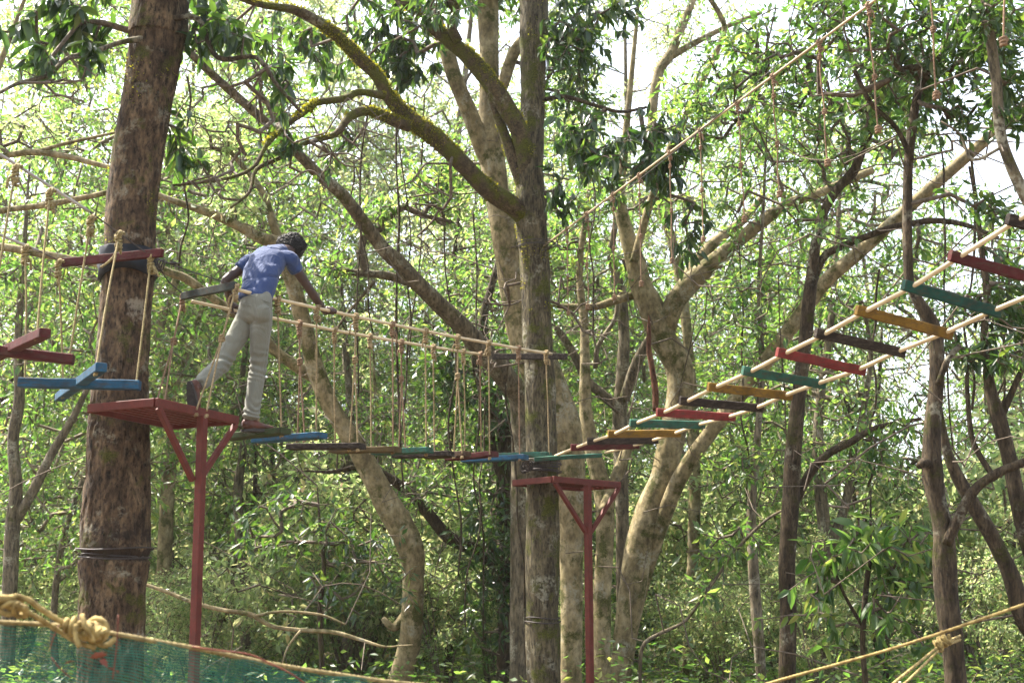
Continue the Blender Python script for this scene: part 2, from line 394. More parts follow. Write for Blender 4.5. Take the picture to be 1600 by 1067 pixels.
def sticks(mb, X, par, cnt, n0, r0=.006, power=.45, mat=0, sides=4, rmax=9, seed=0):
    idx = np.arange(n0, len(X)); A = X[par[idx]]; B = X[idx]
    ra = np.minimum(r0 * np.maximum(cnt[idx], 1) ** power, rmax); rb = ra * .9
    t = B - A; t /= np.linalg.norm(t, axis=1)[:, None] + 1e-9
    ref = np.where(np.abs(t[:, 2:3]) < .9, np.array([[0, 0, 1.]]), np.array([[1., 0, 0]]))
    N_ = np.cross(t, ref); N_ /= np.linalg.norm(N_, axis=1)[:, None] + 1e-9; B_ = np.cross(t, N_)
    th = np.linspace(0, 2 * math.pi, sides, endpoint=False)
    d = np.cos(th)[None, :, None] * N_[:, None] + np.sin(th)[None, :, None] * B_[:, None]
    V = np.concatenate([A[:, None] - t[:, None] * ra[:, None, None] * .5 + d * ra[:, None, None], B[:, None] + d * rb[:, None, None]], 1).reshape(-1, 3)
    base = np.arange(len(idx))[:, None] * 2 * sides; j = np.arange(sides)[None]; k = (j + 1) % sides
    mb.add(V, np.stack([base + j, base + k, base + sides + k, base + sides + j], -1).reshape(-1, 4), mat, True)

def leaves(mb, pos, dirs, size, mat=0, wid=.34, near=False, flat=.5, seed=0, jit=.35):
    """one leaf (a mesh island) at each pos pointing along dirs"""
    r = np.random.default_rng(seed); n = len(pos)
    a = dirs / (np.linalg.norm(dirs, axis=1)[:, None] + 1e-9)
    up = np.array([[0, 0, 1.0]]) + r.normal(0, flat, (n, 3))
    s = np.cross(a, up); s /= np.linalg.norm(s, axis=1)[:, None] + 1e-9; u = np.cross(s, a)
    L = size * np.clip(1 + r.normal(0, jit * .9, n), .4, 1.9); Wd = L * wid * (1 + r.normal(0, .15, n))
    a_, s_, u_ = a * L[:, None], s * Wd[:, None] * .5, u * Wd[:, None]
    if near:
        c = r.uniform(.1, .5, n)[:, None]
        V = np.stack([pos, pos + a_ * .3 + s_ * .85 + u_ * .22, pos + a_ * .68 + s_ * .75 + u_ * (.18 - .3 * c), pos + a_ - u_ * c * .9,
                      pos + a_ * .68 - s_ * .75 + u_ * (.18 - .3 * c), pos + a_ * .3 - s_ * .85 + u_ * .22, pos + a_ * .5 - u_ * .1 * c], 1).reshape(-1, 3)
        b = np.arange(n)[:, None] * 7
        mb.add(V, np.concatenate([b + [0, 1, 2, 6], b + [0, 6, 4, 5]], 0), mat, True)
        mb.more(np.concatenate([b + [2, 3, 6], b + [6, 3, 4]], 0), mat, True)
    else:
        V = np.stack([pos, pos + a_ * .45 + s_, pos + a_ - u_ * .25, pos + a_ * .45 - s_], 1).reshape(-1, 3)
        b = np.arange(n)[:, None] * 4
        mb.add(V, b + [0, 1, 2, 3], mat, False)

def sprigs(mb, X, par, tip, size, per=8, spread=.12, droop=.4, mat=0, wid=.34, near=False, seed=0, whorl=False, flat=.5):
    r = np.random.default_rng(seed); k = per; n = len(tip)
    t = X[tip] - X[par[tip]]; t /= np.linalg.norm(t, axis=1)[:, None] + 1e-9
    T = np.repeat(t, k, 0); B = np.repeat(X[tip], k, 0)
    rd = r.normal(0, 1, (n * k, 3)); rd -= T * np.sum(rd * T, 1)[:, None]; rd /= np.linalg.norm(rd, axis=1)[:, None] + 1e-9
    if whorl:
        pos = B - T * r.uniform(0, .13, (n * k, 1)); d = T * r.uniform(.1, .9, (n * k, 1)) + rd * r.uniform(.35, 1.1, (n * k, 1)); d[:, 2] -= droop * r.uniform(.2, 1.8, n * k)
    else:
        pos = B + T * r.uniform(-1, .6, (n * k, 1)) * spread + rd * r.uniform(0, .55, (n * k, 1)) * spread
        d = T * .5 + rd; d[:, 2] -= droop * r.uniform(0, 2, n * k)
    leaves(mb, pos, d, size, mat, wid, near, flat, seed + 1)

def blob_targets(blobs, seed=0):
    """blobs: (px, py, Y, rx px, ry px, ry m, n) -> clumpy targets inside ellipsoids standing in the place"""
    r = np.random.default_rng(seed); out = []
    for (px, py, Y, rx, ry, rd, n) in blobs:
        c = P(px, py, Y); ax = rx / F * Y; az = ry / F * Y; nc = max(1, int(n * 1.5) // 9)
        cc = r.normal(0, .48, (nc, 3)); cc = cc[np.sum(cc ** 2, 1) < 1.6]
        for q in cc:
            m = r.integers(5, 13); e = q + r.normal(0, .27, (m, 3)) * min(1, 1.6 / (1 + nc * .03))
            out.append(c + e * np.array([ax, rd, az]))
    return np.concatenate(out)

def crown(parent, nodes, targets, leafmat, size, per, twigmat, near=False, whorl=False, droop=.4, wid=.34, r0=.006, power=.45, seed=0, spread=.12, seg=.35, bend=.1, name='crown', label=None, flat=.5, rmax=.2, sag=0):
    X, par, cnt, tip, n0 = grow(nodes, None, targets, seed, seg, bend, sag)
    mb = MB(); sprigs(mb, X, par, tip, size, per, spread, droop, 0, wid, near, seed, whorl, flat)
    sticks(mb, X, par, cnt, n0, r0, power, 1, 5 if near else 4, rmax)
    o = part(name, mb, [leafmat, twigmat], parent, label)
    return o, X, tip

def bare(parent, nodes, blobs, mat='twig', seed=0, r0=.0055, bend=.2, seg=.3, name='twigs'):
    X, par, cnt, tip, n0 = grow(nodes, None, blob_targets(blobs, seed), seed, seg, bend); mb = MB(); sticks(mb, X, par, cnt, n0, r0, .42, 0, 5, .02); o = part(name, mb, M[mat], parent); o['kind'] = 'stuff'; return o

def limb(parent, rows, mat, name='branch', seg=10, amp=.12, seed=0, label=None, f=2.2):
    mb = MB(); tube(mb, rows[:, :3], np.maximum(rows[:, 3], .004), seg, 0, disp=lumps(amp, f, f * 4, seed)); return part(name, mb, mat, parent, label)

def mosstufts(parent, rows_list, n, seed=0, size=.02, up=.2):
    r = np.random.default_rng(seed); Pp = []; Dd = []
    for rows in rows_list:
        m = int(n * len(rows) / sum(len(q) for q in rows_list)); i = r.integers(0, len(rows) - 1, m); f = r.uniform(0, 1, (m, 1))
        c = rows[i] * (1 - f) + rows[i + 1] * f; t, N_, B_ = frames(rows[:, :3]); th = r.uniform(0, 2 * math.pi, m)
        d = np.cos(th)[:, None] * N_[i] + np.sin(th)[:, None] * B_[i]
        p = c[:, :3] + d * c[:, 3:4] * .99
        keep = (c[:, 3] > .024) & (fbm(p * 3.2, seed + 3, 3) + .35 * d[:, 2] > .12 - up)
        Pp.append(p[keep]); Dd.append((d + r.normal(0, .5, d.shape))[keep])
    mb = MB(); leaves(mb, np.concatenate(Pp), np.concatenate(Dd), size, 0, .6, False, 1.0, seed)
    o = part('moss', mb, M['moss'], parent); o['kind'] = 'stuff'; return o

# ------------------------------------------------------------------ ground and far hill
def sheet(name, x0, x1, y0, y1, nx, ny, fn, mat):
    xs = np.linspace(x0, x1, nx); ys = np.linspace(y0, y1, ny); XX, YY = np.meshgrid(xs, ys); Z = fn(XX, YY)
    V = np.stack([XX, YY, Z], -1).reshape(-1, 3); i = np.arange(ny - 1)[:, None] * nx; j = np.arange(nx - 1)[None]
    mb = MB(); mb.add(V, np.stack([i + j, i + j + 1, i + nx + j + 1, i + nx + j], -1).reshape(-1, 4))
    o = link(name, mb.mesh(name, [mat])); o['kind'] = 'structure'; return o
M['ground'] = mat_plain('ground', (.05, .035, .02), (.13, .095, .055), 3, .95, .6, .05)
M['hill'] = mat_plain('hill', (.03, .055, .02), (.06, .09, .035), .05, .95, .5, 2)
sheet('ground', -400, 460, -60, 560, 173, 125, lambda x, y: ground(x, y), M['ground'])
def hillz(x, y): return -8 + 62 * np.exp(-((x - 190) / 110.) ** 2 - ((y - 420) / 110.) ** 2) + 30 * np.exp(-((x + 200) / 160.) ** 2 - ((y - 430) / 100.) ** 2) + 2 * np.sin(x * .05) * np.sin(y * .041)
sheet('hill', -400, 460, 262, 560, 90, 50, hillz, M['hill'])

# ------------------------------------------------------------------ ropes course: shared pieces
def rope(mb, pts, r, mat=0, pitch=None, seg=9, step=None):
    pts = [np.asarray(p, float) for p in pts]; q = spline(np.array(pts), step or max(r * 1.3, .008))
    tube(mb, q, r, seg, mat, strands=3, pitch=pitch or r * 7)

def coil(mb, c, ax, R, r, turns, pitch, mat=0, seg=6, tw=False):
    """loops of cord round axis ax starting at c"""
    ax = unit(ax); n = unit(np.cross(ax, [.3, .8, .5])); b = np.cross(ax, n); k = int(turns * (26 if tw else 9)) + 1; t = np.linspace(0, turns * 2 * math.pi, k)
    w = R * (1 + .12 * np.sin(t * .37 + c[0] * 9))
    p = c + np.outer(t / (2 * math.pi) * pitch, ax) + (w * np.cos(t))[:, None] * n + (w * np.sin(t))[:, None] * b
    tube(mb, p, r, 12 if tw else seg, mat, strands=3 if tw else 0, pitch=r * 5.5)

def knot(mb, c, hdir, s=1.0, mat=0, tail=True):
    """hitch: two loops round the hand rope, wraps below it and a short tail"""
    coil(mb, c - unit(hdir) * .014 * s, hdir, .023 * s, .0085 * s, 2, .017 * s, mat)
    coil(mb, c - np.array([0, 0, .022 * s]), (0.05, 0, -1), .015 * s, .009 * s, 4, .021 * s, mat)
    coil(mb, c - np.array([0, 0, .07 * s]), (.5, .2, -.3), .018 * s, .008 * s, 1.3, .012 * s, mat)
    if tail:
        a = c - np.array([0, 0, .06 * s]); d = np.array([random.uniform(-1, 1), random.uniform(-1, 1), 0]); d = unit(d) * .035 * s
        rope(mb, [a, a + d + [0, 0, -.01 * s], a + d * 1.3 + np.array([0, 0, -.05 - random.random() * .04]) * s], .0075 * s, mat)

def bead(mb, c, s=1.0, mat=0):
    coil(mb, c + np.array([0, 0, .02 * s]), (0, .1, -1), .011 * s, .008 * s, 2.6, .014 * s, mat)
    coil(mb, c, (1, .3, .2), .013 * s, .007 * s, 1.2, .01 * s, mat)

def on_line(A, B, px):
    """point of the segment A-B seen in photo column px"""
    A, B = np.asarray(A), np.asarray(B)
    k = (px - 800.0) / F
    def f(p): v = p - EYE; return v[0] - k * (v[1] * cp + v[2] * sp_)
    a, b = f(A), f(B); t = a / (a - b); return A + (B - A) * t

# --- wooden trees of the course first (their trunks carry everything)
def rowsY(rows): return rows
T1 = thing('tree', 'thickest tree trunk with flaking brown bark, carrying the ropes course behind the slatted red platform', 'tree', (P(170, 1067, 10.45)[0], 10.45, ground(-3.4, 10.45)))
T1r = trace([(172, 1067, 102), (174, 990, 103), (177, 900, 107), (178, 878, 112), (179, 868, 99), (180, 858, 110), (183, 800, 103), (186, 700, 94), (189, 600, 84), (194, 500, 80), (200, 430, 80), (204, 340, 80), (212, 260, 80), (222, 200, 78), (236, 120, 78), (246, 60, 80), (253, 0, 84)], 10.45, base=True, top=7.0, step=.03)
def bark_disp(v, s, th, r):
    w = v + .03 * np.stack([vnoise(v * 9, 1), vnoise(v * 9, 2), vnoise(v * 9, 7)], -1)
    n = fbm(w * np.array([8, 8, 3.5]), 3, 3); ridge = np.abs(vnoise(w * np.array([15, 15, 6]), 9)); r2 = np.abs(vnoise(w * np.array([11, 11, 22]), 29)); pl = vnoise(v * np.array([3, 3, 10]), 21)
    zt = P(200, 560, 10.45)[2]; rough = np.clip((zt + .6 - v[:, 2]) / .8, .35, 1.0)
    return rough * (.010 * n - .020 * np.clip(.13 - ridge, 0, 1) / .13 - .010 * np.clip(.08 - r2, 0, 1) / .08) + .008 * pl + .016 * vnoise(v * np.array([2.2, 2.2, 1.2]), 4)
mb = MB(); tube(mb, T1r[:, :3], T1r[:, 3], 150, 0, disp=bark_disp)
def marks(V, Y=10.45):
    z = lambda py: P(200, py, Y)[2]; g_ = lambda c, w: np.exp(-((V[:, 2] - z(c)) / w) ** 2); fx = (V[:, 0] - P(190, 600, Y)[0]); front = V[:, 1] < Y + .1
    dark = .62 * g_(835, .17) + .9 * g_(868, .05) + .6 * g_(665, .10); pale = .55 * g_(1000, .17) + .72 * g_(490, .2) * np.exp(-((fx - .13) / .10) ** 2) + .55 * g_(380, .06) * (fx > .05)
    return dark - pale * (1 - .8 * dark)
mb.at[-1] = marks(mb.v[-1]); part('trunk', mb, M['bark_big'], T1, att='mark')
def ring_at(rows, py, Y):
    z = P(200, py, Y)[2]; i = int(np.argmin(np.abs(rows[:, 2] - z))); return rows[i], i
# dark scar and wire groove
mb = MB()
for k, (py, rr) in enumerate([(868, 1.0), (872, 1.01), (861, 1.03)]):
    c, i = ring_at(T1r, py, 10.45); th = np.linspace(0, 2 * math.pi, 60)
    rad = c[3] * rr * (1.0 + .03 * np.sin(th * 5 + k)) + .004
    p = np.stack([c[0] + rad * np.cos(th), c[1] + rad * np.sin(th), c[2] + .012 * np.sin(th * 2 + k)], -1)
    tube(mb, p, .007, 6)
part('wire_ring', mb, M['cable'], T1)
# moss down its left flank
T2 = thing('tree', 'middle tree wrapped in black wire, with mossy limbs forking above the two rope bridges', 'tree', (P(850, 1067, 14)[0], 14, ground(.35, 14)))
T2r = trace([(850, 1067, 54), (848, 980, 55), (848, 965, 50), (848, 900, 53), (847, 760, 50), (845, 600, 47), (840, 520, 46), (838, 450, 46), (833, 380, 48), (830, 330, 54), (829, 290, 46), (828, 250, 44), (832, 180, 38), (833, 100, 37), (834, 0, 42)], 14.0, base=True, top=6.0, step=.035)
mb = MB(); tube(mb, T2r[:, :3], T2r[:, 3], 64, 0, disp=lambda v, s, th, r: .010 * fbm(v * np.array([9, 9, 3]), 31, 3) + r * .10 * vnoise(v * np.array([2.5, 2.5, 1.3]), 33) - .008 * np.clip(.1 - np.abs(vnoise(v * np.array([20, 20, 5]), 19)), 0, 1) / .1)
part('trunk', mb, M['bark_center'], T2)
mb = MB()
for k, py in enumerate((968, 973)):
    c, i = ring_at(T2r, py, 14); th = np.linspace(0, 2 * math.pi, 50); tube(mb, np.stack([c[0] + (c[3] * 1.03 + .004) * np.cos(th), c[1] + (c[3] * 1.03 + .004) * np.sin(th), c[2] + .01 * np.sin(th * 2 + k)], -1), .007, 6)
part('wire_ring', mb, M['cable'], T2)
B1 = trace([(828, 345, 34), (800, 322, 30), (757, 292, 27), (715, 248, 26), (680, 215, 27), (640, 186, 26), (608, 152, 22), (590, 120, 20), (562, 92, 19), (538, 66, 19), (500, 36, 17), (460, 16, 14), (400, 6, 10), (330, -20, 7)], 14.0, 11.6)
B2 = trace([(826, 285, 34), (815, 215, 30), (790, 165, 28), (765, 128, 26), (735, 92, 24), (700, 62, 22), (660, 28, 19), (625, -8, 15), (590, -50, 10)], 14.0, 13.2)
B3 = trace([(826, 315, 24), (806, 262, 19), (790, 215, 16), (775, 175, 14), (760, 130, 12)], 14.0, 13.9)
B3b = trace([(716, 66, 16), (705, 40, 14), (712, 15, 14), (690, -20, 10)], 13.4, 13.2)
B1a = trace([(600, 150, 12), (561, 144, 11), (539, 154, 11), (494, 161, 11), (475, 176, 11), (449, 195, 9), (418, 225, 8), (395, 262, 6), (350, 280, 5), (270, 290, 4)], 12.7, 11.0)
B1b = trace([(640, 198, 17), (610, 187, 17), (587, 176, 15), (565, 174, 14), (542, 187, 13), (524, 210, 10), (475, 225, 8), (437, 247, 7), (400, 266, 6), (390, 300, 5), (360, 325, 4)], 13.0, 11.6)
B4 = trace([(838, 62, 16), (812, 74, 16), (795, 100, 18), (783, 120, 16)], 14.0, 14.9)
for k, b in enumerate((B1, B2, B3, B3b, B1a, B1b)): limb(T2, b, M['bark_moss'], seg=16, amp=.14, seed=40 + k)
B5 = trace([(848, 156, 7), (885, 152, 7), (930, 165, 6), (970, 175, 5), (1010, 168, 4)], 14.0, 13.2)
limb(T2, B5, M['bark_dark'], seed=47)
mosstufts(T2, [B1, B2, B3, B1a, B1b], 26000, 5, .026, .12)
mosstufts(T2, [T2r[(T2r[:, 2] > P(0, 500, 14)[2]) & (T2r[:, 2] < P(0, -20, 14)[2])]], 5200, 6, .024, -.2)
tr = T1r[(T1r[:, 2] > P(0, 420, 10.4)[2]) & (T1r[:, 2] < P(0, 60, 10.4)[2])].copy()
mosstufts(T1, [tr], 3500, 8, .02, -.25)

# --- red steel platforms
def platform(name, label, H, near, u, v, polefoot, near_label):
    z = 1.6 + H; near = np.array([near[0], near[1], z]); u, v = np.array([*u, 0.]), np.array([*v, 0.]); U, V_ = unit(u), unit(v); up = np.array([0, 0, 1.]); lu, lv = np.linalg.norm(u), np.linalg.norm(v)
    fc = near + u * .5
    t = thing(name, label, 'platform', (fc[0], fc[1], ground(fc[0], fc[1])))
    t_ = .028; hh = .036
    fr = MB()
    box(fr, near + u * .5, U, V_, up, (lu / 2, t_ / 2, hh)); box(fr, near + v + u * .5, U, V_, up, (lu / 2, t_ / 2, hh))
    box(fr, near + v * .5 , V_, U, up, (lv / 2 - t_ / 2 - .001, t_ / 2, hh - .002)); box(fr, near + u + v * .5, V_, U, up, (lv / 2 - t_ / 2 - .001, t_ / 2, hh - .002))
    part('frame', fr, M['red_metal'], t)
    for k in range(1, 8):
        sm = MB(); c = near + v * (k / 8.0) + u * .5 + up * .008; box(sm, c, U, V_, up, (lu / 2 - t_ / 2 - .002, .022, .012)); part('slat', sm, M['red_metal'], t)
    pm = MB(); zb = ground(fc[0], fc[1]) - .2; zt = z - hh - .002
    box(pm, [fc[0] + polefoot, fc[1], (zb + zt) / 2], unit([-polefoot * 1.0, 0, zt - zb]), U, V_, ((zt - zb) / 2, .034, .034), bev=.006); part('post', pm, M['red_metal'], t)
    for sgn in (-1, 1):
        a = fc + U * sgn * (lu / 2 - .03) - up * (hh + .004); b = fc - up * .56 + U * sgn * .036; d = unit(b - a); n = np.cross(d, V_)
        bm = MB(); box(bm, (a + b) / 2, d, V_, n, (np.linalg.norm(b - a) / 2, .022, .022)); part('brace', bm, M['red_metal'], t)
    return t
platform('platform', 'slatted red steel platform on a post against the thickest trunk, under the walking man', 1.5, P(244, 633, 9.33)[:2], (.42, .97), (-.63, .30), .06, None)
platform('platform', 'red steel platform on a post against the middle tree, below the tangle of wire', 1.3, P(864, 752, 13.4)[:2], (.80, .68), (-.44, .42), 0, None)

# --- plank bridge the man walks on
A_n, B_n = P(372, 453, 10.2), P(862, 553, 13.62)
A_f, B_f = P(300, 471, 10.62), P(762, 555, 14.0)
PB = thing('rope_bridge', 'plank bridge of coloured boards hung on knotted ropes, the man stepping onto its first board', 'rope bridge', ((A_n + B_f) / 2) * np.array([1, 1, 0]) + np.array([0, 0, 3.0]))
def sagline(A, B, s, n=40):
    t = np.linspace(0, 1, n)[:, None]; p = A + (B - A) * t; p[:, 2] -= 4 * s * (t * (1 - t))[:, 0]; return p
hd = unit(B_n - A_n); across = unit(np.array([hd[1], -hd[0], 0]))
for A, B in ((A_n, B_n), (A_f, B_f)):
    mb = MB(); tube(mb, sagline(A, B, .03), .0155, 12); o = part('hand_rope', mb, M['pipe'], PB)
def on_sag(A, B, s, px):
    q = on_line(A, B, px); t = np.linalg.norm(q - A) / np.linalg.norm(B - A); q = q.copy(); q[2] -= 4 * s * t * (1 - t); return q
for A, B, c in ((P(285, 463, 10.64), P(368, 446, 10.18), 'grey'), (P(768, 557, 14.05), P(886, 557, 13.58), 'black')):
    mb = MB(); d = unit(B - A); s_ = unit(np.cross(d, [0, 0, 1])); box(mb, (A + B) / 2, d, s_, np.cross(s_, d), (np.linalg.norm(B - A) / 2, .02, .034)); part('spreader_board', mb, M[c], PB)
# boards: left end, right end (photo), colour, metres ahead, half thickness
PL = [((358, 683), (447, 673), 'olive', 10.62), ((399, 688), (505, 680), 'blue', 11.0), ((453, 698), (566, 697), 'black', 11.35), ((520, 704), (622, 702), 'ochre', 11.75),
      ((585, 707), (672, 703), 'green', 12.1), ((617, 712), (705, 709), 'black', 12.4), ((668, 713), (730, 709), 'brown', 12.75), ((700, 716), (774, 709), 'maroon', 13.05), ((724, 719), (822, 714), 'blue', 13.35), ((772, 712), (858, 710), 'green', 13.7)]
ends = []
for (l, r_, c, Y) in PL:
    A, B = P(l[0], l[1], Y + .17), P(r_[0], r_[1], Y - .17)
    d = unit(B - A); s_ = unit(np.cross(d, [0, 0, 1])); w = .068
    mb = MB(); box(mb, (A + B) / 2, d, s_, np.cross(s_, d), (np.linalg.norm(B - A) / 2, w, .027), bev=.005, wob=.0012)
    part('board', mb, M[c], PB, label=c.replace('black', 'dark brown') + ' painted board of the plank bridge'); ends.append((A, B))
def hanger(parent, top, bots, midknot=None, mat='rope', s=1.0, hdir=None, r=.0078, name='hanger_rope', tail=True, under=.052):
    mb = MB(); knot(mb, top, hdir, s * 1.2, 0, tail)
    start = top - np.array([0, 0, .03])
    if midknot is not None:
        j = start + (np.mean(bots, 0) - start) * midknot; rope(mb, [start, j], r * 1.15); bead(mb, j, 1.6 * s)
        for b in bots: rope(mb, [j, b], r)
    else:
        for b in bots: rope(mb, [start, (start + b) / 2 + np.array([random.gauss(0, .004), 0, 0]), b], r)
    for b in bots: coil(mb, b - np.array([0, 0, under]), (0, .2, 1), .010, .009, 1.9, .012)
    return part(name, mb, M[mat], parent)
near_h = [(434, 440, 673, 11.0, 0), (495, 494, 679, 11.2, 0), (556, 553, 696, 11.4, 1), (613, 614, 700, 12.0, 0), (665, 666, 704, 12.3, 0), (715, 716, 708, 12.8, 1), (763, 765, 710, 13.1, 0), (810, 812, 712, 13.4, 0), (853, 858, 710, 13.6, 0)]
far_h = [(402, 405, 685, 11.0, 0), (468, 470, 682, 11.3, 1), (523, 524, 694, 11.7, 0), (578, 580, 701, 12.1, 0), (627, 628, 706, 12.5, 1), (677, 679, 710, 12.9, 0), (724, 726, 714, 13.2, 0), (750, 752, 716, 13.5, 0)]
for k, (px, bx, by, Y, mk) in enumerate(near_h):
    top = on_sag(A_n, B_n, .03, px); Y = top[1]
    if mk: hanger(PB, top, [P(bx - 7, by, Y), P(bx + 6, by, Y - .12)], .33, 'rope', hdir=hd)
    else: hanger(PB, top, [P(bx, by, Y)], None, 'rope_tan' if k % 4 == 3 else 'rope', hdir=hd)
for k, (px, bx, by, Y, mk) in enumerate(far_h):
    top = on_sag(A_f, B_f, .03, px); Y = top[1]
    if mk: hanger(PB, top, [P(bx - 5, by, Y), P(bx + 6, by, Y - .1)], .33, 'rope_tan', hdir=hd)
    else: hanger(PB, top, [P(bx, by, Y)], None, 'rope_tan' if k % 3 == 1 else 'rope', hdir=hd)
hanger(PB, P(285, 464, 10.66), [P(244, 630, 10.2), P(257, 630, 10.1)], .42, 'rope_tan', hdir=hd)
hanger(PB, P(368, 449, 10.18), [P(307, 640, 9.75), P(323, 642, 9.65)], .42, 'rope', hdir=hd)
# cable from the trunk to the hand ropes
mb = MB(); q = P(241, 402, 10.3)
tube(mb, spline(np.array([q, P(300, 425, 10.25), P(368, 446, 10.2)]), .05), .006, 6); tube(mb, spline(np.array([q, P(262, 438, 10.5), P(290, 462, 10.66)]), .05), .006, 6)
coil(mb, P(246, 412, 10.2), (1, .2, -.3), .05, .005, 3.3, .02); coil(mb, P(240, 425, 10.2), (.3, .8, .3), .035, .005, 2.3, .02); box(mb, P(271, 411, 10.2), (1, 0, -.1), (0, 1, 0), (.1, 0, 1), (.022, .01, .014))
tube(mb, spline(np.array([q, P(262, 411, 10.2), P(285, 411, 10.2)]), .03), .007, 6)
part('cable', mb, M['cable'], PB)
# small green foothold board lying on the platform edge
mb = MB(); box(mb, P(318, 641, 10.05), (.95, .3, 0), (-.3, .95, 0), (0, 0, 1), (.12, .05, .012)); part('board', mb, M['olive'], PB, 'dull green board resting on the platform edge')

# --- bridge of hanging crosses
CB = thing('rope_bridge', 'bridge of painted wooden crosses hung on knotted ropes beside the thickest trunk', 'rope bridge', P(60, 560, 9.2) * np.array([1, 1, 0]) + np.array([0, 0, 3.0]))
n0_, n1_, n2_ = P(-260, 75, 7.9), P(150, 338, 9.6), P(238, 402, 10.05)
f0_, f1_ = P(-260, 260, 8.7), P(100, 411, 10.35)
for A, B, k in ((n0_, P(140, 331, 9.5), 'pipe_grey'), (f0_, P(60, 392, 10.05), 'pipe_grey')):
    mb = MB(); tube(mb, sagline(A, B, 0), .0125, 10); part('hand_rope', mb, M[k], CB)
mb = MB(); tube(mb, sagline(P(140, 331, 9.5), n2_, .0), .006, 6); tube(mb, sagline(P(60, 392, 10.05), f1_, .0), .006, 6); tube(mb, sagline(f1_, P(152, 423, 10.4), .0), .006, 6); part('cable', mb, M['cable'], CB)
mb = MB(); A, B = P(96, 411, 10.3), P(254, 395, 9.95); d = unit(B - A); s_ = unit(np.cross(d, [0, 0, 1])); box(mb, (A + B) / 2, d, s_, np.cross(s_, d), (np.linalg.norm(B - A) / 2, .022, .036)); part('spreader_board', mb, M['maroon'], CB)
def cross(c1, c2, col, dz=.0, lbl=None):
    """two half-lapped bars as one cross; each bar (A, B)"""
    t_ = .045
    mb = MB()
    for k, (A, B, hz) in enumerate((c1, c2)):
        d = unit(B - A); s_ = unit(np.cross(d, [0, 0, 1])); n = np.cross(s_, d)
        box(mb, (A + B) / 2 + n * (.018 * k), d, s_, n, (np.linalg.norm(B - A) / 2, .042, hz - .001 * k), bev=.006, wob=.0012)
    o = part('cross_step', mb, M[col], CB, lbl); return o
cross((P(30, 598, 9.55), P(219, 602, 9.6), .038), (P(93, 624, 10.3), P(158, 577, 8.95), .036), 'blue', lbl='blue painted wooden cross step')
cross((P(-75, 540, 9.1), P(115, 562, 9.2), .038), (P(-22, 567, 9.75), P(70, 524, 8.5), .036), 'maroon', lbl='dark red painted wooden cross step')
hn = unit(n1_ - n0_)
def sagp(A, B, px): return on_line(A, B, px)
for (tx, ty, bx, by, Yb, Yt) in [(25, 262, -2, 425, 8.6, 8.8), (78, 300, 58, 520, 8.6, 9.1), (142, 342, 109, 556, 9.3, 9.5), (186, 366, 150, 576, 9.0, 9.7), (236, 402, 213, 598, 9.62, 10.0),
                             (40, 388, 39, 594, 9.6, 9.95), (92, 410, 99, 612, 10.1, 10.25), (-40, 330, -40, 540, 9.1, 9.4), (-60, 200, -110, 530, 8.7, 8.4)]:
    top = P(tx, ty, Yt); hanger(CB, top, [P(bx, by, Yb)], None, 'rope_green', hdir=hn, s=1.15, r=.0085)
mb = MB(); a = P(185, 380, 9.7); rope(mb, [a, P(178, 400, 9.68), P(166, 412, 9.66), P(157, 418, 9.65)], .010)
a = P(238, 412, 10.0); rope(mb, [a, P(243, 420, 9.98), P(248, 432, 9.96)], .009); part('loose_rope_end', mb, M['rope_green'], CB)
# rubber band round the trunk (a thing tied on)
def band(rows, Y, py0, py1, wav, thick, seg=80):
    th = np.linspace(0, 2 * math.pi, seg, endpoint=False); z0, z1 = P(0, py1, Y)[2], P(0, py0, Y)[2]; V = []
    prof = [(0, .004), (0.02, .03), (.3, .024), (.55, .034), (.8, .022), (.97, .032), (1.0, .004)]
    for f, o in prof:
        z = z0 + (z1 - z0) * f + wav * (1 - f) * (np.sin(th * 1.0 + 2.2) * .5 + .3 * np.sin(3 * th)); i = int(np.argmin(np.abs(rows[:, 2] - (z0 + (z1 - z0) * f)))); c = rows[i]
        rad = c[3] + o + .006 * np.sin(5 * th + f * 6) + .004 * np.sin(11 * th - f * 9)
        V.append(np.stack([c[0] + rad * np.cos(th), c[1] + rad * np.sin(th), z], -1))
    V = np.concatenate(V); n = len(prof); i = np.arange(n - 1)[:, None] * seg; j = np.arange(seg)[None]; k = (j + 1) % seg
    m = MB(); m.add(V, np.stack([i + j, i + k, i + seg + k, i + seg + j], -1).reshape(-1, 4)); return m
o = link('rubber_sleeve', band(T1r, 10.45, 392, 436, .07, .02).mesh('rubber_sleeve', [M['rubber']])); o['label'] = 'black rubber sleeve wrapped round the thickest trunk below the dark red spreader board'; o['category'] = 'rubber sleeve'
# black wire loops on the middle tree
mb = MB(); random.seed(3)
for k in range(11):
    c, i = ring_at(T2r, 716 + k * 2.3, 14); th = np.linspace(0, 2 * math.pi, 50); a_, b_ = random.uniform(-.03, .03), random.uniform(0, 6); rad = c[3] * 1.05 + .02 + .012 * random.random() + .012 * np.sin(th * 3 + b_)
    tube(mb, np.stack([c[0] + rad * np.cos(th), c[1] + rad * np.sin(th), c[2] + a_ * np.sin(th + b_)], -1), .006, 6)
q = P(823, 728, 13.75)
for k in range(6): coil(mb, q + np.array([random.uniform(-.03, .03), 0, random.uniform(-.04, .04)]), (random.uniform(-.3, .3), 1, random.uniform(-.5, .5)), .05, .007, 1.1, .01)
o = link('wire_coil', mb.mesh('wire_coil', [M['cable']])); o['label'] = 'tangle of black wire wound round the middle tree above its red platform'; o['category'] = 'wire'

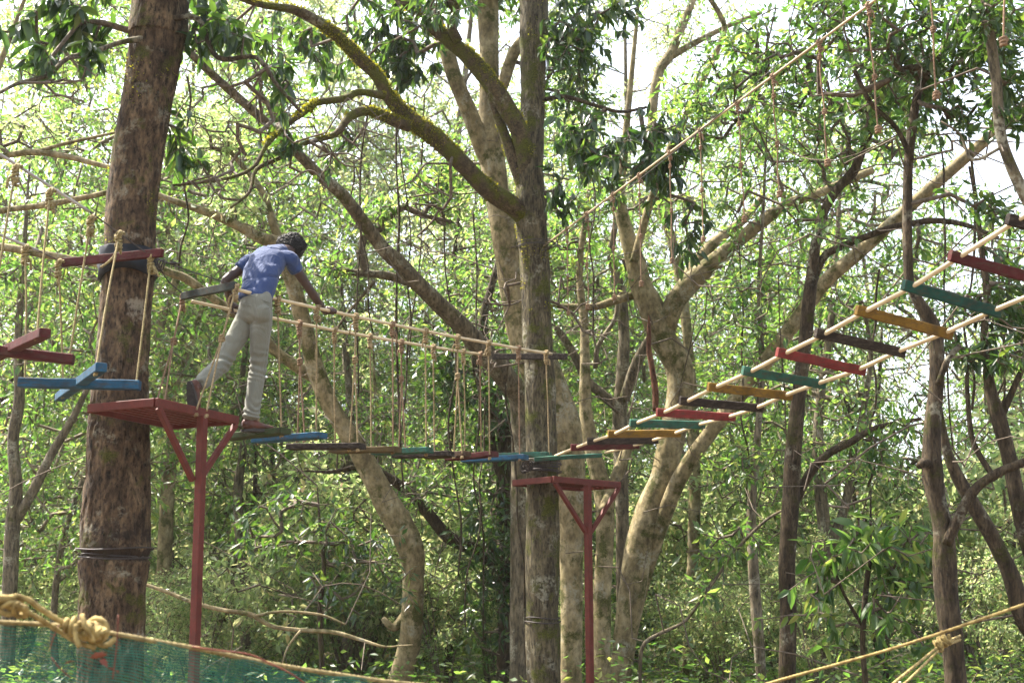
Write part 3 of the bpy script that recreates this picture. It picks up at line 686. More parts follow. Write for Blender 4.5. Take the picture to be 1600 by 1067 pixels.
# --- ladder bridge
RG = [((835, 717), (940, 711), 'green'), ((892, 699), (998, 696), 'maroon'), ((918, 689), (1028, 688), 'black'), ((950, 678), (1063, 677), 'yellow'), ((984, 661), (1101, 664), 'green'), ((1026, 644), (1148, 652), 'red'),
      ((1062, 626), (1192, 638), 'black'), ((1106, 604), (1237, 619), 'yellow'), ((1160, 579), (1288, 601), 'green'), ((1214, 550), (1351, 580), 'red'), ((1274, 520), (1413, 552), 'black'), ((1338, 484), (1487, 523), 'yellow'),
      ((1411, 445), (1562, 489), 'bluegreen'), ((1484, 399), (1660, 448), 'maroon'), ((1574, 342), (1768, 396), 'black'), ((1680, 275), (1900, 330), 'red')]
LB = thing('ladder_bridge', 'climbing ladder bridge with painted wooden rungs rising from the middle tree', 'ladder bridge', P(1200, 600, 10) * np.array([1, 1, 0]) + np.array([0, 0, 3.0]))
la, lb = [], []
for k, (l, r_, c) in enumerate(RG):
    Y = 1 / (1 / 13.3 + (1 / 7.0 - 1 / 13.3) * (k / 14.0)); A, B = P(l[0], l[1], Y), P(r_[0], r_[1], Y + .12 + .012 * k)
    d = unit(B - A); s_ = unit(np.cross(d, [0, 0, 1])); n = np.cross(s_, d); nh = unit(n + s_ * (.25))
    mb = MB(); s2 = np.cross(d, nh); box(mb, (A + B) / 2, d, s2, nh, (np.linalg.norm(B - A) / 2, .022, .034 if k else .022), bev=.004, wob=.0012)
    part('rung', mb, M[c], LB, label={'black': 'dark brown', 'bluegreen': 'dark green', 'maroon': 'dark red'}.get(c, c) + ' painted rung of the ladder bridge')
    if k > 0: la.append(A + d * .065 + nh * .002); lb.append(B - d * .055 + nh * .002)
for q, e in ((la, P(868, 712, 13.45)), (lb, P(946, 707, 13.5))):
    mb = MB(); q = [e] + q; tube(mb, spline(np.array(q), .06), .0155, 12); part('side_pipe', mb, M['pipe'], LB)
    mb = MB(); tube(mb, spline(np.array([e, e + (e - q[1]) * .6, P(846, 716, 13.9)]), .05), .006, 6); part('cable', mb, M['cable'], LB)

# --- overhead line with knotted hand ropes
OL = thing('hand_line', 'overhead hand line strung with short knotted ropes above the ladder bridge', 'hand line', P(1100, 200, 11) * np.array([1, 1, 0]) + np.array([0, 0, 5.0]))
O0, O1 = P(850, 384, 13.85), P(1360, 6, 8.6); O2 = O1 + (O1 - O0) * .35
mb = MB(); tube(mb, sagline(O0, O2, .0), .0105, 10); part('hand_pipe', mb, M['pipe_dull'], OL)
mb = MB(); tube(mb, sagline(P(848, 396, 13.85), O0 + (O1 - O0) * .28 + [0, 0, -.0], .0), .005, 6); tube(mb, sagline(P(848, 392, 13.85), P(1320, 8, 8.5), .08), .004, 6); coil(mb, P(836, 388, 13.8), (0, 0, 1), .21, .006, 3, .02); part('cable', mb, M['cable'], OL)
od = unit(O1 - O0)
def knotted(parent, top, bot, hdir, s=1.0, mat='rope_tan'):
    mb = MB(); knot(mb, top, hdir, s, 0, True); L = bot - top; w = np.array([.02, .01, 0]) * random.uniform(-1, 1)
    rope(mb, [top - [0, 0, .03], top + L * .3 + w, top + L * .55 - w * .5, top + L * .8 + w * .6, bot], .0075 * s)
    bead(mb, top + L * random.uniform(.12, .2) + w * .5, 1.2 * s); bead(mb, top + L * random.uniform(.5, .62) - w * .5, 1.3 * s); bead(mb, bot, 1.6 * s)
    rope(mb, [bot, bot + [.012, 0, -.015], bot + [.03, .01, -.02]], .006 * s); part('knotted_rope', mb, M[mat], parent)
for (x, y0, bx, by) in [(886, 366, 888, 490), (918, 341, 918, 480), (958, 319, 960, 465), (999, 289, 1002, 444), (1047, 255, 1050, 408), (1094, 221, 1099, 375), (1152, 176, 1163, 343), (1208, 133, 1218, 304), (1280, 70, 1293, 255), (1357, 8, 1372, 203)]:
    top = on_line(O0, O1, x); knotted(OL, top, P(bx, by, top[1] - .05), od, .74 + .12 * random.random())
OL2 = thing('hand_line', 'nearer hand line whose two knotted ropes dangle among the dark leaves', 'hand line', P(1500, -40, 8.6) * np.array([1, 1, 0]) + np.array([0, 0, 5.4]))
Q0, Q1 = P(1380, -60, 9.4), P(1640, -150, 7.6); mb = MB(); tube(mb, sagline(Q0 + (Q0 - Q1) * .5, Q1 + (Q1 - Q0), 0), .0145, 10); part('hand_pipe', mb, M['pipe'], OL2)
for (x, bx, by) in [(1450, 1463, 150), (1572, 1568, 66)]:
    top = on_line(Q0, Q1, x); knotted(OL2, top, P(bx, by, top[1] - .05), unit(Q1 - Q0))

# --- near rope fence with green net, lower left
NF = thing('rope_fence', 'thick straw yellow rope with heavy knots carrying a green safety net before the thickest trunk', 'rope fence', P(200, 1067, 4.3) * np.array([1, 1, 0]) + np.array([0, 0, 1.2]))
rr = .0095
K1 = P(170, 992, 4.2)
mb = MB()
rope(mb, [P(-700, 850, 3.7), P(-60, 927, 3.95), P(30, 932, 4.0), P(62, 950, 4.05), P(100, 974, 4.1), P(142, 1000, 4.15), P(165, 1008, 4.17), P(180, 997, 4.2)], rr)
rope(mb, [P(-60, 940, 3.97), P(20, 948, 4.0), P(50, 960, 4.03), P(80, 978, 4.1), P(120, 1002, 4.12), P(150, 1012, 4.14)], rr * .9)
def tangle(mb, c, ax, L, w, r, n=3, seed=0):
    g_ = np.random.default_rng(seed); ax = unit(ax); n1 = unit(np.cross(ax, [.1, 1, .2])); n2 = np.cross(ax, n1); th = np.linspace(0, 2 * math.pi, 70)
    for q in range(n):
        a_, b_, f1, f2, f3 = g_.uniform(0, 6), g_.uniform(0, 6), g_.integers(1, 3), g_.integers(2, 4), g_.integers(2, 4)
        p = c + np.outer(L * np.sin(f1 * th + a_) * (.75 + .2 * np.sin(th * 3)), ax) + np.outer(w * np.sin(f2 * th + b_), n1) + np.outer(w * np.cos(f3 * th + a_ * b_), n2)
        tube(mb, p, r * g_.uniform(.85, 1.05), 12, 0, strands=3, pitch=r * 5.5, cap=False)
tangle(mb, P(8, 944, 4.0), P(60, 966, 4.03) - P(-14, 937, 4.0), .075, .024, rr, 3, 3); tangle(mb, P(-40, 935, 3.97), (1, .1, -.1), .05, .022, rr, 2, 5)
tangle(mb, P(140, 986, 4.12), (1, .1, -.38), .055, .024, rr, 4, 8); coil(mb, P(104, 974, 4.1), (1, .1, -.35), .021, rr * .95, 1.8, .02, tw=True); coil(mb, P(150, 985, 4.15), (.4, 1, .2), .034, rr * 1.05, 1.2, .01, tw=True)
rope(mb, [P(118, 975, 4.08), P(118, 992, 4.07), P(124, 1010, 4.06)], rr * .9); rope(mb, [P(128, 960, 4.07), P(134, 980, 4.05), P(146, 1002, 4.08)], rr * .85)
part('knotted_rope', mb, M['rope_yellow'], NF)
top = [P(-700, 985, 3.8), P(-100, 968, 4.0), P(0, 972, 4.1), P(90, 977, 4.15), P(180, 990, 4.2), P(240, 1001, 4.25), P(330, 1017, 4.35), P(420, 1036, 4.5), P(520, 1052, 4.65), P(640, 1068, 4.8), P(900, 1090, 5.2)]
mb = MB(); rope(mb, top, rr * .85); part('top_rope', mb, M['rope_green'], NF)
tl = spline(np.array(top), .02); nm = MB(); nr = len(tl); dep = .75; nrow = 76; netd = []
for i in range(nrow + 1):
    f = i / nrow; off = np.stack([np.sin(tl[:, 0] * 9 + f * 3) * .02 * f + .01 * np.sin(tl[:, 0] * 31 + f * 17), np.sin(tl[:, 0] * 6.5 + f * 5) * .05 * f + .015 * np.sin(tl[:, 0] * 23), -dep * f + .004 * np.sin(tl[:, 0] * 40 + i * .3)], -1)
    netd.append(tl + off - np.array([0, 0, .006]))
netd = np.array(netd)
for i in range(nrow):
    p = netd[i]; hw = .0023
    a, b = p + [0, 0, hw], p - [0, 0, hw]; V = np.concatenate([a, b]); j = np.arange(nr - 1); nm.add(V, np.stack([j, j + 1, nr + j + 1, nr + j], -1))
for j in range(0, nr, 2):
    p = netd[:, j]; h = np.array([.0008, 0, 0]); V = np.concatenate([p - h, p + h]); q = np.arange(nrow); nm.add(V, np.stack([q, q + 1, nrow + 1 + q + 1, nrow + 1 + q], -1))
part('net', nm, M['net'], NF)
mb = MB()
for (x, y) in [(100, 1037), (168, 1044), (181, 1046), (155, 1030), (140, 1027)]:
    c = P(x, y, 4.13); leaves(mb, np.array([c]), np.array([[random.uniform(.4, 1), 0, random.uniform(-.6, .3)]]), .035, 0, .55, True, .6, int(x))
for pts in ([(92, 976), (84, 995), (77, 1015)], [(80, 1026), (92, 1042), (110, 1058)], [(185, 960), (182, 1010), (176, 1060)]):
    tube(mb, spline(np.array([P(a, b, 4.12) for a, b in pts]), .02), .002, 5)
tube(mb, spline(np.array([P(300, 1010, 4.3), P(345, 1016, 4.33), P(390, 1022, 4.36), P(420, 1035, 4.38), P(455, 1052, 4.4), P(480, 1070, 4.42)]), .02), .0035, 6)
part('caught_leaves', mb, M['dry_leaf'], NF)
RF = thing('guy_rope', 'long thin yellow rope slanting across in front of the knobbly trunk', 'rope', P(1400, 1010, 6) * np.array([1, 1, 0]) + np.array([0, 0, 1.5]))
mb = MB(); rope(mb, [P(1060, 1112, 6.4), P(1205, 1066, 6.3), P(1400, 1011, 6.1), P(1600, 944, 5.9), P(1900, 840, 5.7)], .0075); part('strand', mb, M['rope_yellow'], RF)
RG2 = thing('guy_rope', 'frayed pale rope knotted to the lichen spotted trunk', 'rope', P(1470, 1005, 8) * np.array([1, 1, 0]) + np.array([0, 0, 1.5]))
mb = MB()
rope(mb, [P(1330, 1120, 6.8), P(1400, 1064, 7.2), P(1466, 1010, 7.8)], .009); rope(mb, [P(1340, 1130, 6.8), P(1415, 1066, 7.2), P(1468, 1014, 7.8)], .008); rope(mb, [P(1466, 1008, 7.8), P(1500, 993, 8.4)], .009); rope(mb, [P(1466, 1012, 7.8), P(1500, 999, 8.4)], .010)
tangle(mb, P(1470, 1005, 7.8), (.7, .1, .5), .045, .03, .0085, 4, 12)
rope(mb, [P(1472, 1000, 7.8), P(1474, 990, 7.8), P(1470, 985, 7.8)], .01); rope(mb, [P(1478, 1005, 7.8), P(1484, 1000, 7.8), P(1482, 990, 7.8)], .01)
part('strand', mb, M['rope_yellow'], RG2)

# ------------------------------------------------------------------ the trees one can tell apart
def nodes_of(*rows, every=4, off=0): return np.concatenate([r[off::every, :3] for r in rows])
def std_tree(label, trunk, d0, d1, bark, branches=(), base=True, top=2.0, blobs=(), leafm='leaf_mid', size=.1, per=9, twig='twig', seg=20, amp=.12, cseed=1, group=None, extra=None, near=False, whorl=False, droop=.4, wid=.34, topbend=(0, 0), twiggy=26, slim=1.0, **kw):
    tr = trace([(a_, b_, c_ * slim) for a_, b_, c_ in trunk], d0, d1, base=base, top=top, step=.06, topbend=topbend)
    if base: loc = (tr[0, 0], tr[0, 1], ground(tr[0, 0], tr[0, 1]))
    else: loc = tuple(tr[0, :3])
    t = thing('tree', label, 'tree', loc, group)
    mb = MB(); tube(mb, tr[:, :3], np.maximum(tr[:, 3], .006), seg, 0, disp=lumps(amp, 1.8, 8, cseed)); part('trunk', mb, M[bark], t)
    allr = [tr]
    for k, (pts, a, b) in enumerate(branches):
        r = trace(pts, a, b, step=.06); allr.append(r); limb(t, r, M[bark], seg=12, amp=amp, seed=cseed * 7 + k)
    X = None
    if len(blobs) or extra is not None:
        tg = blob_targets(blobs, cseed) if len(blobs) else np.zeros((0, 3))
        if extra is not None: tg = np.concatenate([tg, extra])
        o, X, tip = crown(t, nodes_of(*allr), tg, M[leafm], size, per, M[twig], near, whorl, droop, wid, seed=cseed, **kw)
    if twiggy:
        c = allr[0][len(allr[0]) // 3::4, :3]; g_ = np.random.default_rng(cseed); tg = c[g_.integers(0, len(c), twiggy)] + g_.normal(0, .75, (twiggy, 3)) + [0, 0, .3]
        X, par, cnt, tip, n0 = grow(nodes_of(*allr), None, tg, cseed, .3, .22); mb = MB(); sticks(mb, X, par, cnt, n0, .0055, .42, 0, 4, .02); o = part('twigs', mb, M[twig], t); o['kind'] = 'stuff'
    return t, allr
def ball(c, r, n, seed=0, flat=1.0):
    g = np.random.default_rng(seed); nc = max(2, n // 10); q = g.normal(0, .5, (nc, 3)); q[:, 2] *= flat; out = []
    for a in q: out.append(a + g.normal(0, .13, (10, 3)))
    return np.asarray(c) + np.concatenate(out) * r
# crowns of the two course trees
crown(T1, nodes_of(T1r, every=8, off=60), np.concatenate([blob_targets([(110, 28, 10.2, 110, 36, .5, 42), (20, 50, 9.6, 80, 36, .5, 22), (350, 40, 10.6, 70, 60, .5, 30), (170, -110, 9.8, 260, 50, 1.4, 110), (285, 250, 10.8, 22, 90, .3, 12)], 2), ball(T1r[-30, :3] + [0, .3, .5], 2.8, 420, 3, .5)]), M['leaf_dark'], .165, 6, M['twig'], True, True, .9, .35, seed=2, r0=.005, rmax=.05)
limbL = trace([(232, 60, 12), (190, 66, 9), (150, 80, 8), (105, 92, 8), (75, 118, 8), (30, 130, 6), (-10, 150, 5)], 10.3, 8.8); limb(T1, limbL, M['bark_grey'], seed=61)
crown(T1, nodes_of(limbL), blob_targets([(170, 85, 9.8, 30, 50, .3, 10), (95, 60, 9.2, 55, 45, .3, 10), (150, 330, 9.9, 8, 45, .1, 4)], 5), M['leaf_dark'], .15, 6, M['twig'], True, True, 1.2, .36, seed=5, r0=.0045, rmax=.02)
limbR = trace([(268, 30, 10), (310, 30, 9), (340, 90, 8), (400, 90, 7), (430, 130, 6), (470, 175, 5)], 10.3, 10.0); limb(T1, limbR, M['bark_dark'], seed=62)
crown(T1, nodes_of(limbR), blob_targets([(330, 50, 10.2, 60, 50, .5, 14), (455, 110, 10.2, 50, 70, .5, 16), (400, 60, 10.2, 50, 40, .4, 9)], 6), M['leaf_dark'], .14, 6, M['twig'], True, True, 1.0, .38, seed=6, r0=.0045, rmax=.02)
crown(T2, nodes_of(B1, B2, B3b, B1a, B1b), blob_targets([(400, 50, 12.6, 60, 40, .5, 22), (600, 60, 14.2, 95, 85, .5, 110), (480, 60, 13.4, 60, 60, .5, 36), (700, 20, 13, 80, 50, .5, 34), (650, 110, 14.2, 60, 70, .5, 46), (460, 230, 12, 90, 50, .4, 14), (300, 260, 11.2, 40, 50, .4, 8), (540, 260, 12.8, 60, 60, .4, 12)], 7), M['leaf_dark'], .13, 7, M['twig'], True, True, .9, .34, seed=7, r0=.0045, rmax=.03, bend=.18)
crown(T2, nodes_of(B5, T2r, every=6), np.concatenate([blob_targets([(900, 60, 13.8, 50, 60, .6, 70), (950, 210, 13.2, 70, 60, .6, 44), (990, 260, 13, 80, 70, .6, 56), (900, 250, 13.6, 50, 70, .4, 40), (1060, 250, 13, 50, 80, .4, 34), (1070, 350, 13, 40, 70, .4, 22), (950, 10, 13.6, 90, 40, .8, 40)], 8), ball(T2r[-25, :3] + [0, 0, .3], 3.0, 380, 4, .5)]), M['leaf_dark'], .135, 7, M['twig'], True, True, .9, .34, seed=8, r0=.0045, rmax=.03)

bare(T2, nodes_of(B1, B1a, B1b), [(520, 240, 12.4, 160, 110, .6, 60), (420, 150, 12, 100, 90, .5, 40), (330, 290, 11.3, 70, 60, .4, 24), (640, 330, 13.2, 70, 90, .6, 30)], seed=71)
bare(T1, nodes_of(limbR), [(380, 170, 10.2, 90, 90, .4, 40), (330, 300, 10.2, 70, 60, .3, 24)], seed=72, r0=.004)
bare(T1, nodes_of(limbL), [(90, 110, 9.4, 90, 60, .4, 26)], seed=73, r0=.004)
bare(T2, nodes_of(T2r, every=6), [(760, 500, 14.4, 60, 110, .5, 40), (920, 480, 14.3, 60, 90, .5, 40)], seed=74, r0=.005)
# pale double trunk behind the middle tree
t3, r3 = std_tree('pale smooth trunk rising close behind the mossy middle tree', [(892, 1067, 34), (893, 950, 34), (892, 850, 38), (890, 760, 48), (880, 670, 60), (850, 590, 64), (824, 530, 56), (806, 460, 50), (792, 380, 46), (778, 310, 42), (768, 240, 40), (765, 180, 34), (764, 80, 30), (762, 0, 32)], 15.4, 15.4, 'bark_pale',
    [([(775, 270, 34), (752, 225, 28), (735, 180, 26), (712, 125, 24), (695, 70, 22), (672, 10, 20)], 15.4, 15.0), ([(780, 150, 18), (800, 90, 20), (815, 62, 16)], 15.2, 15.0)],
    top=5, blobs=[(760, -60, 15, 200, 60, 1.5, 300), (900, 110, 15.5, 70, 80, .8, 110)], leafm='leaf_dark', size=.12, cseed=11, seg=28, amp=.1, r0=.005)
std_tree('smooth beige stem squeezed between the red post and the leaning pale tree', [(938, 1067, 30), (941, 930, 28), (945, 850, 28), (944, 780, 30), (925, 700, 26), (915, 640, 20), (914, 560, 15), (912, 500, 13), (905, 420, 11), (915, 340, 9)], 16.2, 16.6, 'bark_pale', [([(944, 800, 22), (965, 740, 20), (985, 690, 16)], 16.2, 16.5)], top=1.5, blobs=[(910, 330, 16.4, 60, 70, .7, 60)], cseed=12)
t4, r4 = std_tree('stout pale tree forking widely behind the yellow and red rungs', [(962, 1067, 28), (975, 1000, 36), (987, 930, 44), (997, 860, 46), (1012, 805, 47), (1034, 750, 41), (1046, 700, 42), (1062, 620, 44), (1060, 570, 46), (1034, 525, 42), (1020, 486, 40), (1003, 449, 34), (990, 400, 28), (978, 360, 22), (968, 310, 18), (975, 240, 13)], 17.0, 17.0, 'bark_pale',
    [([(1040, 520, 30), (1052, 478, 32), (1070, 452, 32), (1092, 430, 30), (1130, 397, 24), (1180, 355, 20), (1230, 320, 17), (1290, 298, 15), (1365, 265, 12)], 17, 16), ([(1050, 480, 24), (1080, 425, 20), (1110, 385, 18), (1160, 345, 14), (1190, 310, 10)], 17.1, 17.6),
     ([(990, 410, 12), (1012, 330, 12), (1040, 250, 12), (1062, 202, 11), (1096, 131, 10), (1130, 56, 9), (1126, 26, 8), (1107, -5, 7)], 16.8, 16.2), ([(1012, 455, 14), (960, 470, 14), (925, 480, 12), (870, 478, 8)], 17, 17.4)],
    top=3, blobs=[(1090, 250, 16, 100, 80, .8, 70), (1000, 430, 17.5, 60, 50, .6, 30)], leafm='leaf_mid', size=.11, cseed=13, seg=28, amp=.09)
std_tree('long leaning pale trunk crossing behind the ladder bridge up into the dark leaves', [(978, 1067, 20), (990, 980, 22), (1012, 890, 26), (1040, 800, 32), (1066, 740, 32), (1105, 682, 30), (1150, 625, 30), (1200, 560, 30), (1245, 500, 30), (1290, 440, 28), (1345, 392, 27), (1405, 338, 25), (1500, 254, 23), (1600, 170, 21), (1700, 90, 18)], 17.6, 14.0, 'bark_pale', slim=.78, base=True, top=2, cseed=14, amp=.07, seg=24)
std_tree('crooked slender pale tree with thin arms behind the first ladder rungs', [(972, 1067, 20), (972, 820, 20), (970, 720, 22), (968, 650, 22), (972, 600, 20), (975, 540, 17), (974, 500, 16), (970, 450, 14), (955, 400, 12), (965, 330, 9)], 18.5, 18.5, 'bark_grey',
    [([(975, 625, 18), (992, 575, 18), (1008, 540, 14), (1035, 500, 10)], 18.4, 18), ([(968, 640, 16), (940, 615, 16), (918, 595, 14), (900, 560, 12), (885, 535, 12), (868, 510, 9)], 18.4, 18.2), ([(930, 575, 8), (935, 540, 8), (960, 500, 7), (965, 470, 6)], 18, 18)], top=1.5, blobs=[(960, 330, 18.5, 90, 60, 1, 60)], cseed=15)
std_tree('dead rusty stub standing against the forked pale tree', [(1024, 642, 9), (1024, 610, 10), (1018, 570, 9), (1014, 545, 8), (1014, 515, 7)], 16.4, 16.4, 'bark_red', base=False, top=.1, cseed=16, seg=10)
std_tree('long grey trunk slanting steeply down behind the plank bridge toward the middle tree', [(815, 640, 44), (790, 590, 44), (752, 545, 40), (722, 510, 36), (690, 480, 34), (655, 445, 32), (622, 410, 30), (600, 390, 28), (570, 350, 26), (535, 305, 24), (500, 275, 22), (460, 235, 20), (425, 200, 18), (380, 160, 18), (330, 115, 16), (285, 70, 14)], 17.0, 13.0, 'bark_grey',
    [([(648, 445, 14), (610, 432, 14), (570, 427, 12), (545, 425, 11), (515, 412, 10), (500, 405, 8)], 16.5, 15.8), ([(585, 440, 6), (560, 470, 5), (535, 500, 4), (520, 530, 3)], 16, 16)], base=True, top=1.5, blobs=[(430, 130, 15, 90, 70, .8, 90), (500, 420, 15.8, 50, 50, .5, 26), (590, 330, 16, 60, 40, .5, 30), (700, 300, 16.5, 70, 70, .8, 90)], leafm='leaf_mid', size=.11, cseed=17, amp=.07, seg=22, slim=.8)
std_tree('pale blotched tree leaning behind the hanging ropes with an elbow low down', [(622, 1067, 34), (634, 1030, 33), (643, 985, 33), (646, 900, 34), (643, 862, 42), (628, 825, 44), (607, 790, 40), (588, 755, 35), (565, 712, 32), (540, 672, 28), (515, 630, 28), (498, 590, 27), (484, 545, 24), (474, 505, 24), (462, 460, 24), (450, 420, 26), (435, 385, 28), (408, 372, 20), (375, 355, 15), (340, 338, 14), (295, 322, 11), (250, 306, 9)], 17.5, 15.5, 'bark_pale',
    [([(495, 592, 20), (462, 572, 18), (430, 548, 16), (398, 510, 14), (360, 485, 14), (325, 460, 13), (290, 435, 13), (262, 425, 12), (235, 410, 10)], 17, 16.2), ([(440, 385, 18), (425, 345, 13), (410, 300, 10), (375, 255, 8), (340, 215, 6)], 16, 16), ([(636, 960, 20), (615, 980, 14), (598, 965, 8)], 17.4, 17.3)],
    top=.5, blobs=[(330, 230, 16, 80, 70, .8, 60), (400, 330, 16, 60, 50, .5, 30)], leafm='leaf_light', size=.11, cseed=18, amp=.09, seg=26)
std_tree('dark mossy limb sagging across the undergrowth beside the blotched tree', [(800, 900, 26), (775, 880, 22), (740, 858, 20), (700, 838, 19), (668, 800, 18), (640, 770, 17), (600, 742, 14), (560, 730, 9), (520, 737, 6)], 18, 17.2, 'bark_dark', base=False, top=.5, blobs=[(650, 760, 17.5, 120, 50, .7, 50)], leafm='leaf_mid', cseed=19)
std_tree('tangled vine choked trunk in shade just beside the middle tree', [(790, 1067, 30), (792, 900, 26), (786, 800, 24), (790, 700, 26), (778, 620, 22), (760, 560, 20), (755, 500, 14), (770, 440, 10)], 18.2, 18.2, 'bark_dark',
    [([(788, 760, 14), (770, 700, 12), (765, 640, 10), (745, 590, 9), (735, 520, 8)], 18, 18), ([(790, 720, 12), (806, 640, 9), (800, 590, 8)], 18, 18)], top=1, blobs=[(770, 640, 18, 60, 130, .7, 130), (770, 880, 17.8, 70, 120, .8, 220), (700, 560, 18, 80, 90, .7, 120)], leafm='leaf_dark', size=.12, cseed=20)
# dark trunks at the right
std_tree('straight slim brown trunk passing behind the middle rungs and forking above them', [(1230, 1067, 26), (1232, 960, 25), (1230, 880, 25), (1236, 780, 26), (1240, 700, 26), (1248, 620, 23), (1256, 550, 21), (1264, 470, 20), (1270, 420, 17), (1280, 350, 15), (1305, 300, 14), (1332, 270, 15), (1348, 235, 12)], 13.5, 12.8, 'bark_dark',
    [([(1265, 455, 14), (1285, 405, 12), (1300, 392, 12), (1340, 375, 11), (1380, 360, 11), (1410, 352, 10), (1460, 345, 10), (1510, 352, 8), (1560, 372, 6)], 13.2, 12), ([(1240, 790, 14), (1262, 745, 14), (1290, 712, 12), (1330, 690, 11), (1370, 668, 9), (1440, 654, 6)], 13.4, 13)],
    top=1.5, blobs=[(1330, 170, 12.6, 110, 110, .9, 110), (1240, 180, 13, 100, 100, .9, 100), (1170, 90, 13, 90, 90, .8, 90), (1400, 120, 12.5, 110, 100, .9, 90), (1470, 440, 12.5, 80, 40, .7, 24), (1390, 690, 13, 70, 40, .5, 36), (1300, 40, 12.8, 130, 70, .9, 80), (1240, 330, 13, 80, 60, .8, 40), (1360, 130, 12.6, 100, 60, .8, 50)], leafm='leaf_mid', size=.09, per=9, cseed=21, amp=.1, wid=.42)
std_tree('thin dark trunk just outside the forked pale tree', [(1190, 1067, 16), (1184, 980, 18), (1178, 900, 17), (1174, 800, 15), (1180, 720, 13), (1186, 650, 11), (1190, 560, 9), (1186, 450, 7), (1192, 340, 5)], 16, 16, 'bark_grey', [([(1176, 790, 8), (1168, 740, 7), (1150, 700, 5)], 16, 16)], top=1.5, blobs=[(1180, 470, 16, 60, 110, .8, 130), (1110, 160, 16, 90, 90, .8, 140), (1160, 740, 16, 60, 60, .7, 60)], leafm='leaf_mid', size=.105, cseed=22)
std_tree('reddish brown trunk splitting into a leaning arm, farther back under the ladder', [(1296, 1067, 24), (1290, 950, 24), (1290, 850, 22), (1282, 760, 20), (1278, 690, 17), (1282, 620, 14), (1296, 520, 11), (1304, 440, 9), (1310, 340, 7)], 19, 19, 'bark_grey', [([(1298, 850, 18), (1318, 800, 16), (1328, 750, 15), (1334, 700, 13), (1345, 660, 11), (1360, 560, 8), (1350, 480, 6)], 19, 18.6)], top=2, blobs=[(1310, 470, 19, 90, 100, 1, 160), (1290, 700, 19, 80, 60, 1, 80)], leafm='leaf_mid', cseed=23)
std_tree('dark knobbly trunk spotted with lichen, with the frayed rope tied round it', [(1494, 1067, 34), (1488, 1000, 34), (1480, 940, 36), (1476, 880, 36), (1474, 830, 30), (1464, 780, 28), (1457, 735, 32), (1456, 680, 26), (1462, 600, 24), (1462, 540, 24), (1455, 505, 24), (1440, 480, 20), (1422, 445, 17), (1418, 390, 17), (1418, 320, 17), (1420, 250, 16), (1428, 180, 15), (1440, 130, 12), (1470, 90, 9)], 10.2, 10.0, 'bark_dark',
    [([(1478, 850, 16), (1492, 820, 15), (1510, 785, 15), (1528, 760, 14), (1560, 738, 14), (1600, 722, 13), (1650, 700, 11)], 10.1, 9.8), ([(1458, 730, 10), (1444, 722, 16), (1436, 728, 12)], 10.1, 10), ([(1425, 250, 10), (1400, 200, 8), (1360, 160, 8), (1335, 110, 6)], 10, 9.8), ([(1466, 600, 9), (1482, 560, 9), (1500, 540, 7)], 10, 10)],
    top=1.2, blobs=[(1430, 60, 9.9, 120, 80, .7, 90), (1530, 130, 9.7, 100, 90, .6, 80), (1340, 60, 10, 90, 70, .6, 50), (1560, 320, 9.8, 60, 60, .6, 22), (1480, 110, 9.8, 100, 60, .6, 44)], leafm='leaf_dark', size=.085, per=9, near=True, cseed=24, amp=.2, wid=.42, seg=26, r0=.005)
std_tree('dark trunk leaning away down toward the corner behind the knobbly trunk', [(1640, 1030, 28), (1600, 968, 28), (1580, 900, 28), (1556, 850, 26), (1528, 800, 26), (1500, 752, 22), (1482, 712, 17), (1474, 680, 14), (1468, 640, 9)], 11.2, 11.0, 'bark_dark', top=.6, cseed=25, amp=.12)
std_tree('crooked dark trunk with a thin fork near the picture edge', [(1665, 1020, 26), (1640, 940, 24), (1610, 860, 24), (1592, 790, 23), (1578, 720, 22), (1562, 660, 24), (1550, 620, 20), (1542, 570, 15), (1538, 520, 12), (1542, 460, 11), (1535, 400, 9)], 11.6, 11.4, 'bark_dark', [([(1562, 655, 14), (1578, 620, 11), (1596, 580, 9), (1620, 540, 8)], 11.5, 11.4), ([(1556, 750, 10), (1530, 710, 9), (1518, 680, 8), (1512, 620, 7), (1510, 560, 6)], 11.5, 11.6)], top=1.2, blobs=[(1560, 450, 11.5, 70, 70, .6, 90), (1540, 560, 11.5, 60, 60, .6, 40)], leafm='leaf_dark', size=.13, per=7, whorl=True, near=True, cseed=26, wid=.26)
std_tree('grey trunk hanging into view at the upper corner over the dark leaves', [(1690, 470, 26), (1640, 370, 24), (1604, 310, 20), (1576, 250, 18), (1562, 200, 18), (1556, 120, 17), (1546, 50, 16), (1538, -20, 15)], 8.8, 8.6, 'bark_grey', [([(1566, 230, 5), (1520, 250, 5), (1500, 210, 4), (1470, 190, 3)], 8.7, 8.8)], top=1.5, blobs=[(1570, 20, 8.6, 60, 50, .5, 50), (1590, 130, 8.6, 40, 60, .4, 30)], leafm='leaf_dark', size=.085, per=8, near=True, cseed=27, wid=.42, r0=.004)
std_tree('slim stem bearing broad glossy drooping leaves at the foot of the trees', [(1352, 1067, 9), (1348, 1000, 8), (1352, 930, 8), (1358, 880, 7), (1360, 830, 5)], 12, 12, 'bark_dark', [([(1349, 980, 6), (1320, 930, 5), (1300, 880, 4)], 12, 12), ([(1352, 960, 6), (1390, 900, 5), (1410, 850, 4)], 12, 12)], top=.3, blobs=[(1320, 880, 12, 70, 60, .6, 30), (1400, 850, 12, 70, 60, .6, 30), (1360, 970, 12, 100, 80, .7, 44), (1440, 900, 12, 40, 40, .4, 16)], leafm='leaf_mid', size=.16, per=5, near=True, whorl=True, droop=.8, wid=.36, cseed=28)
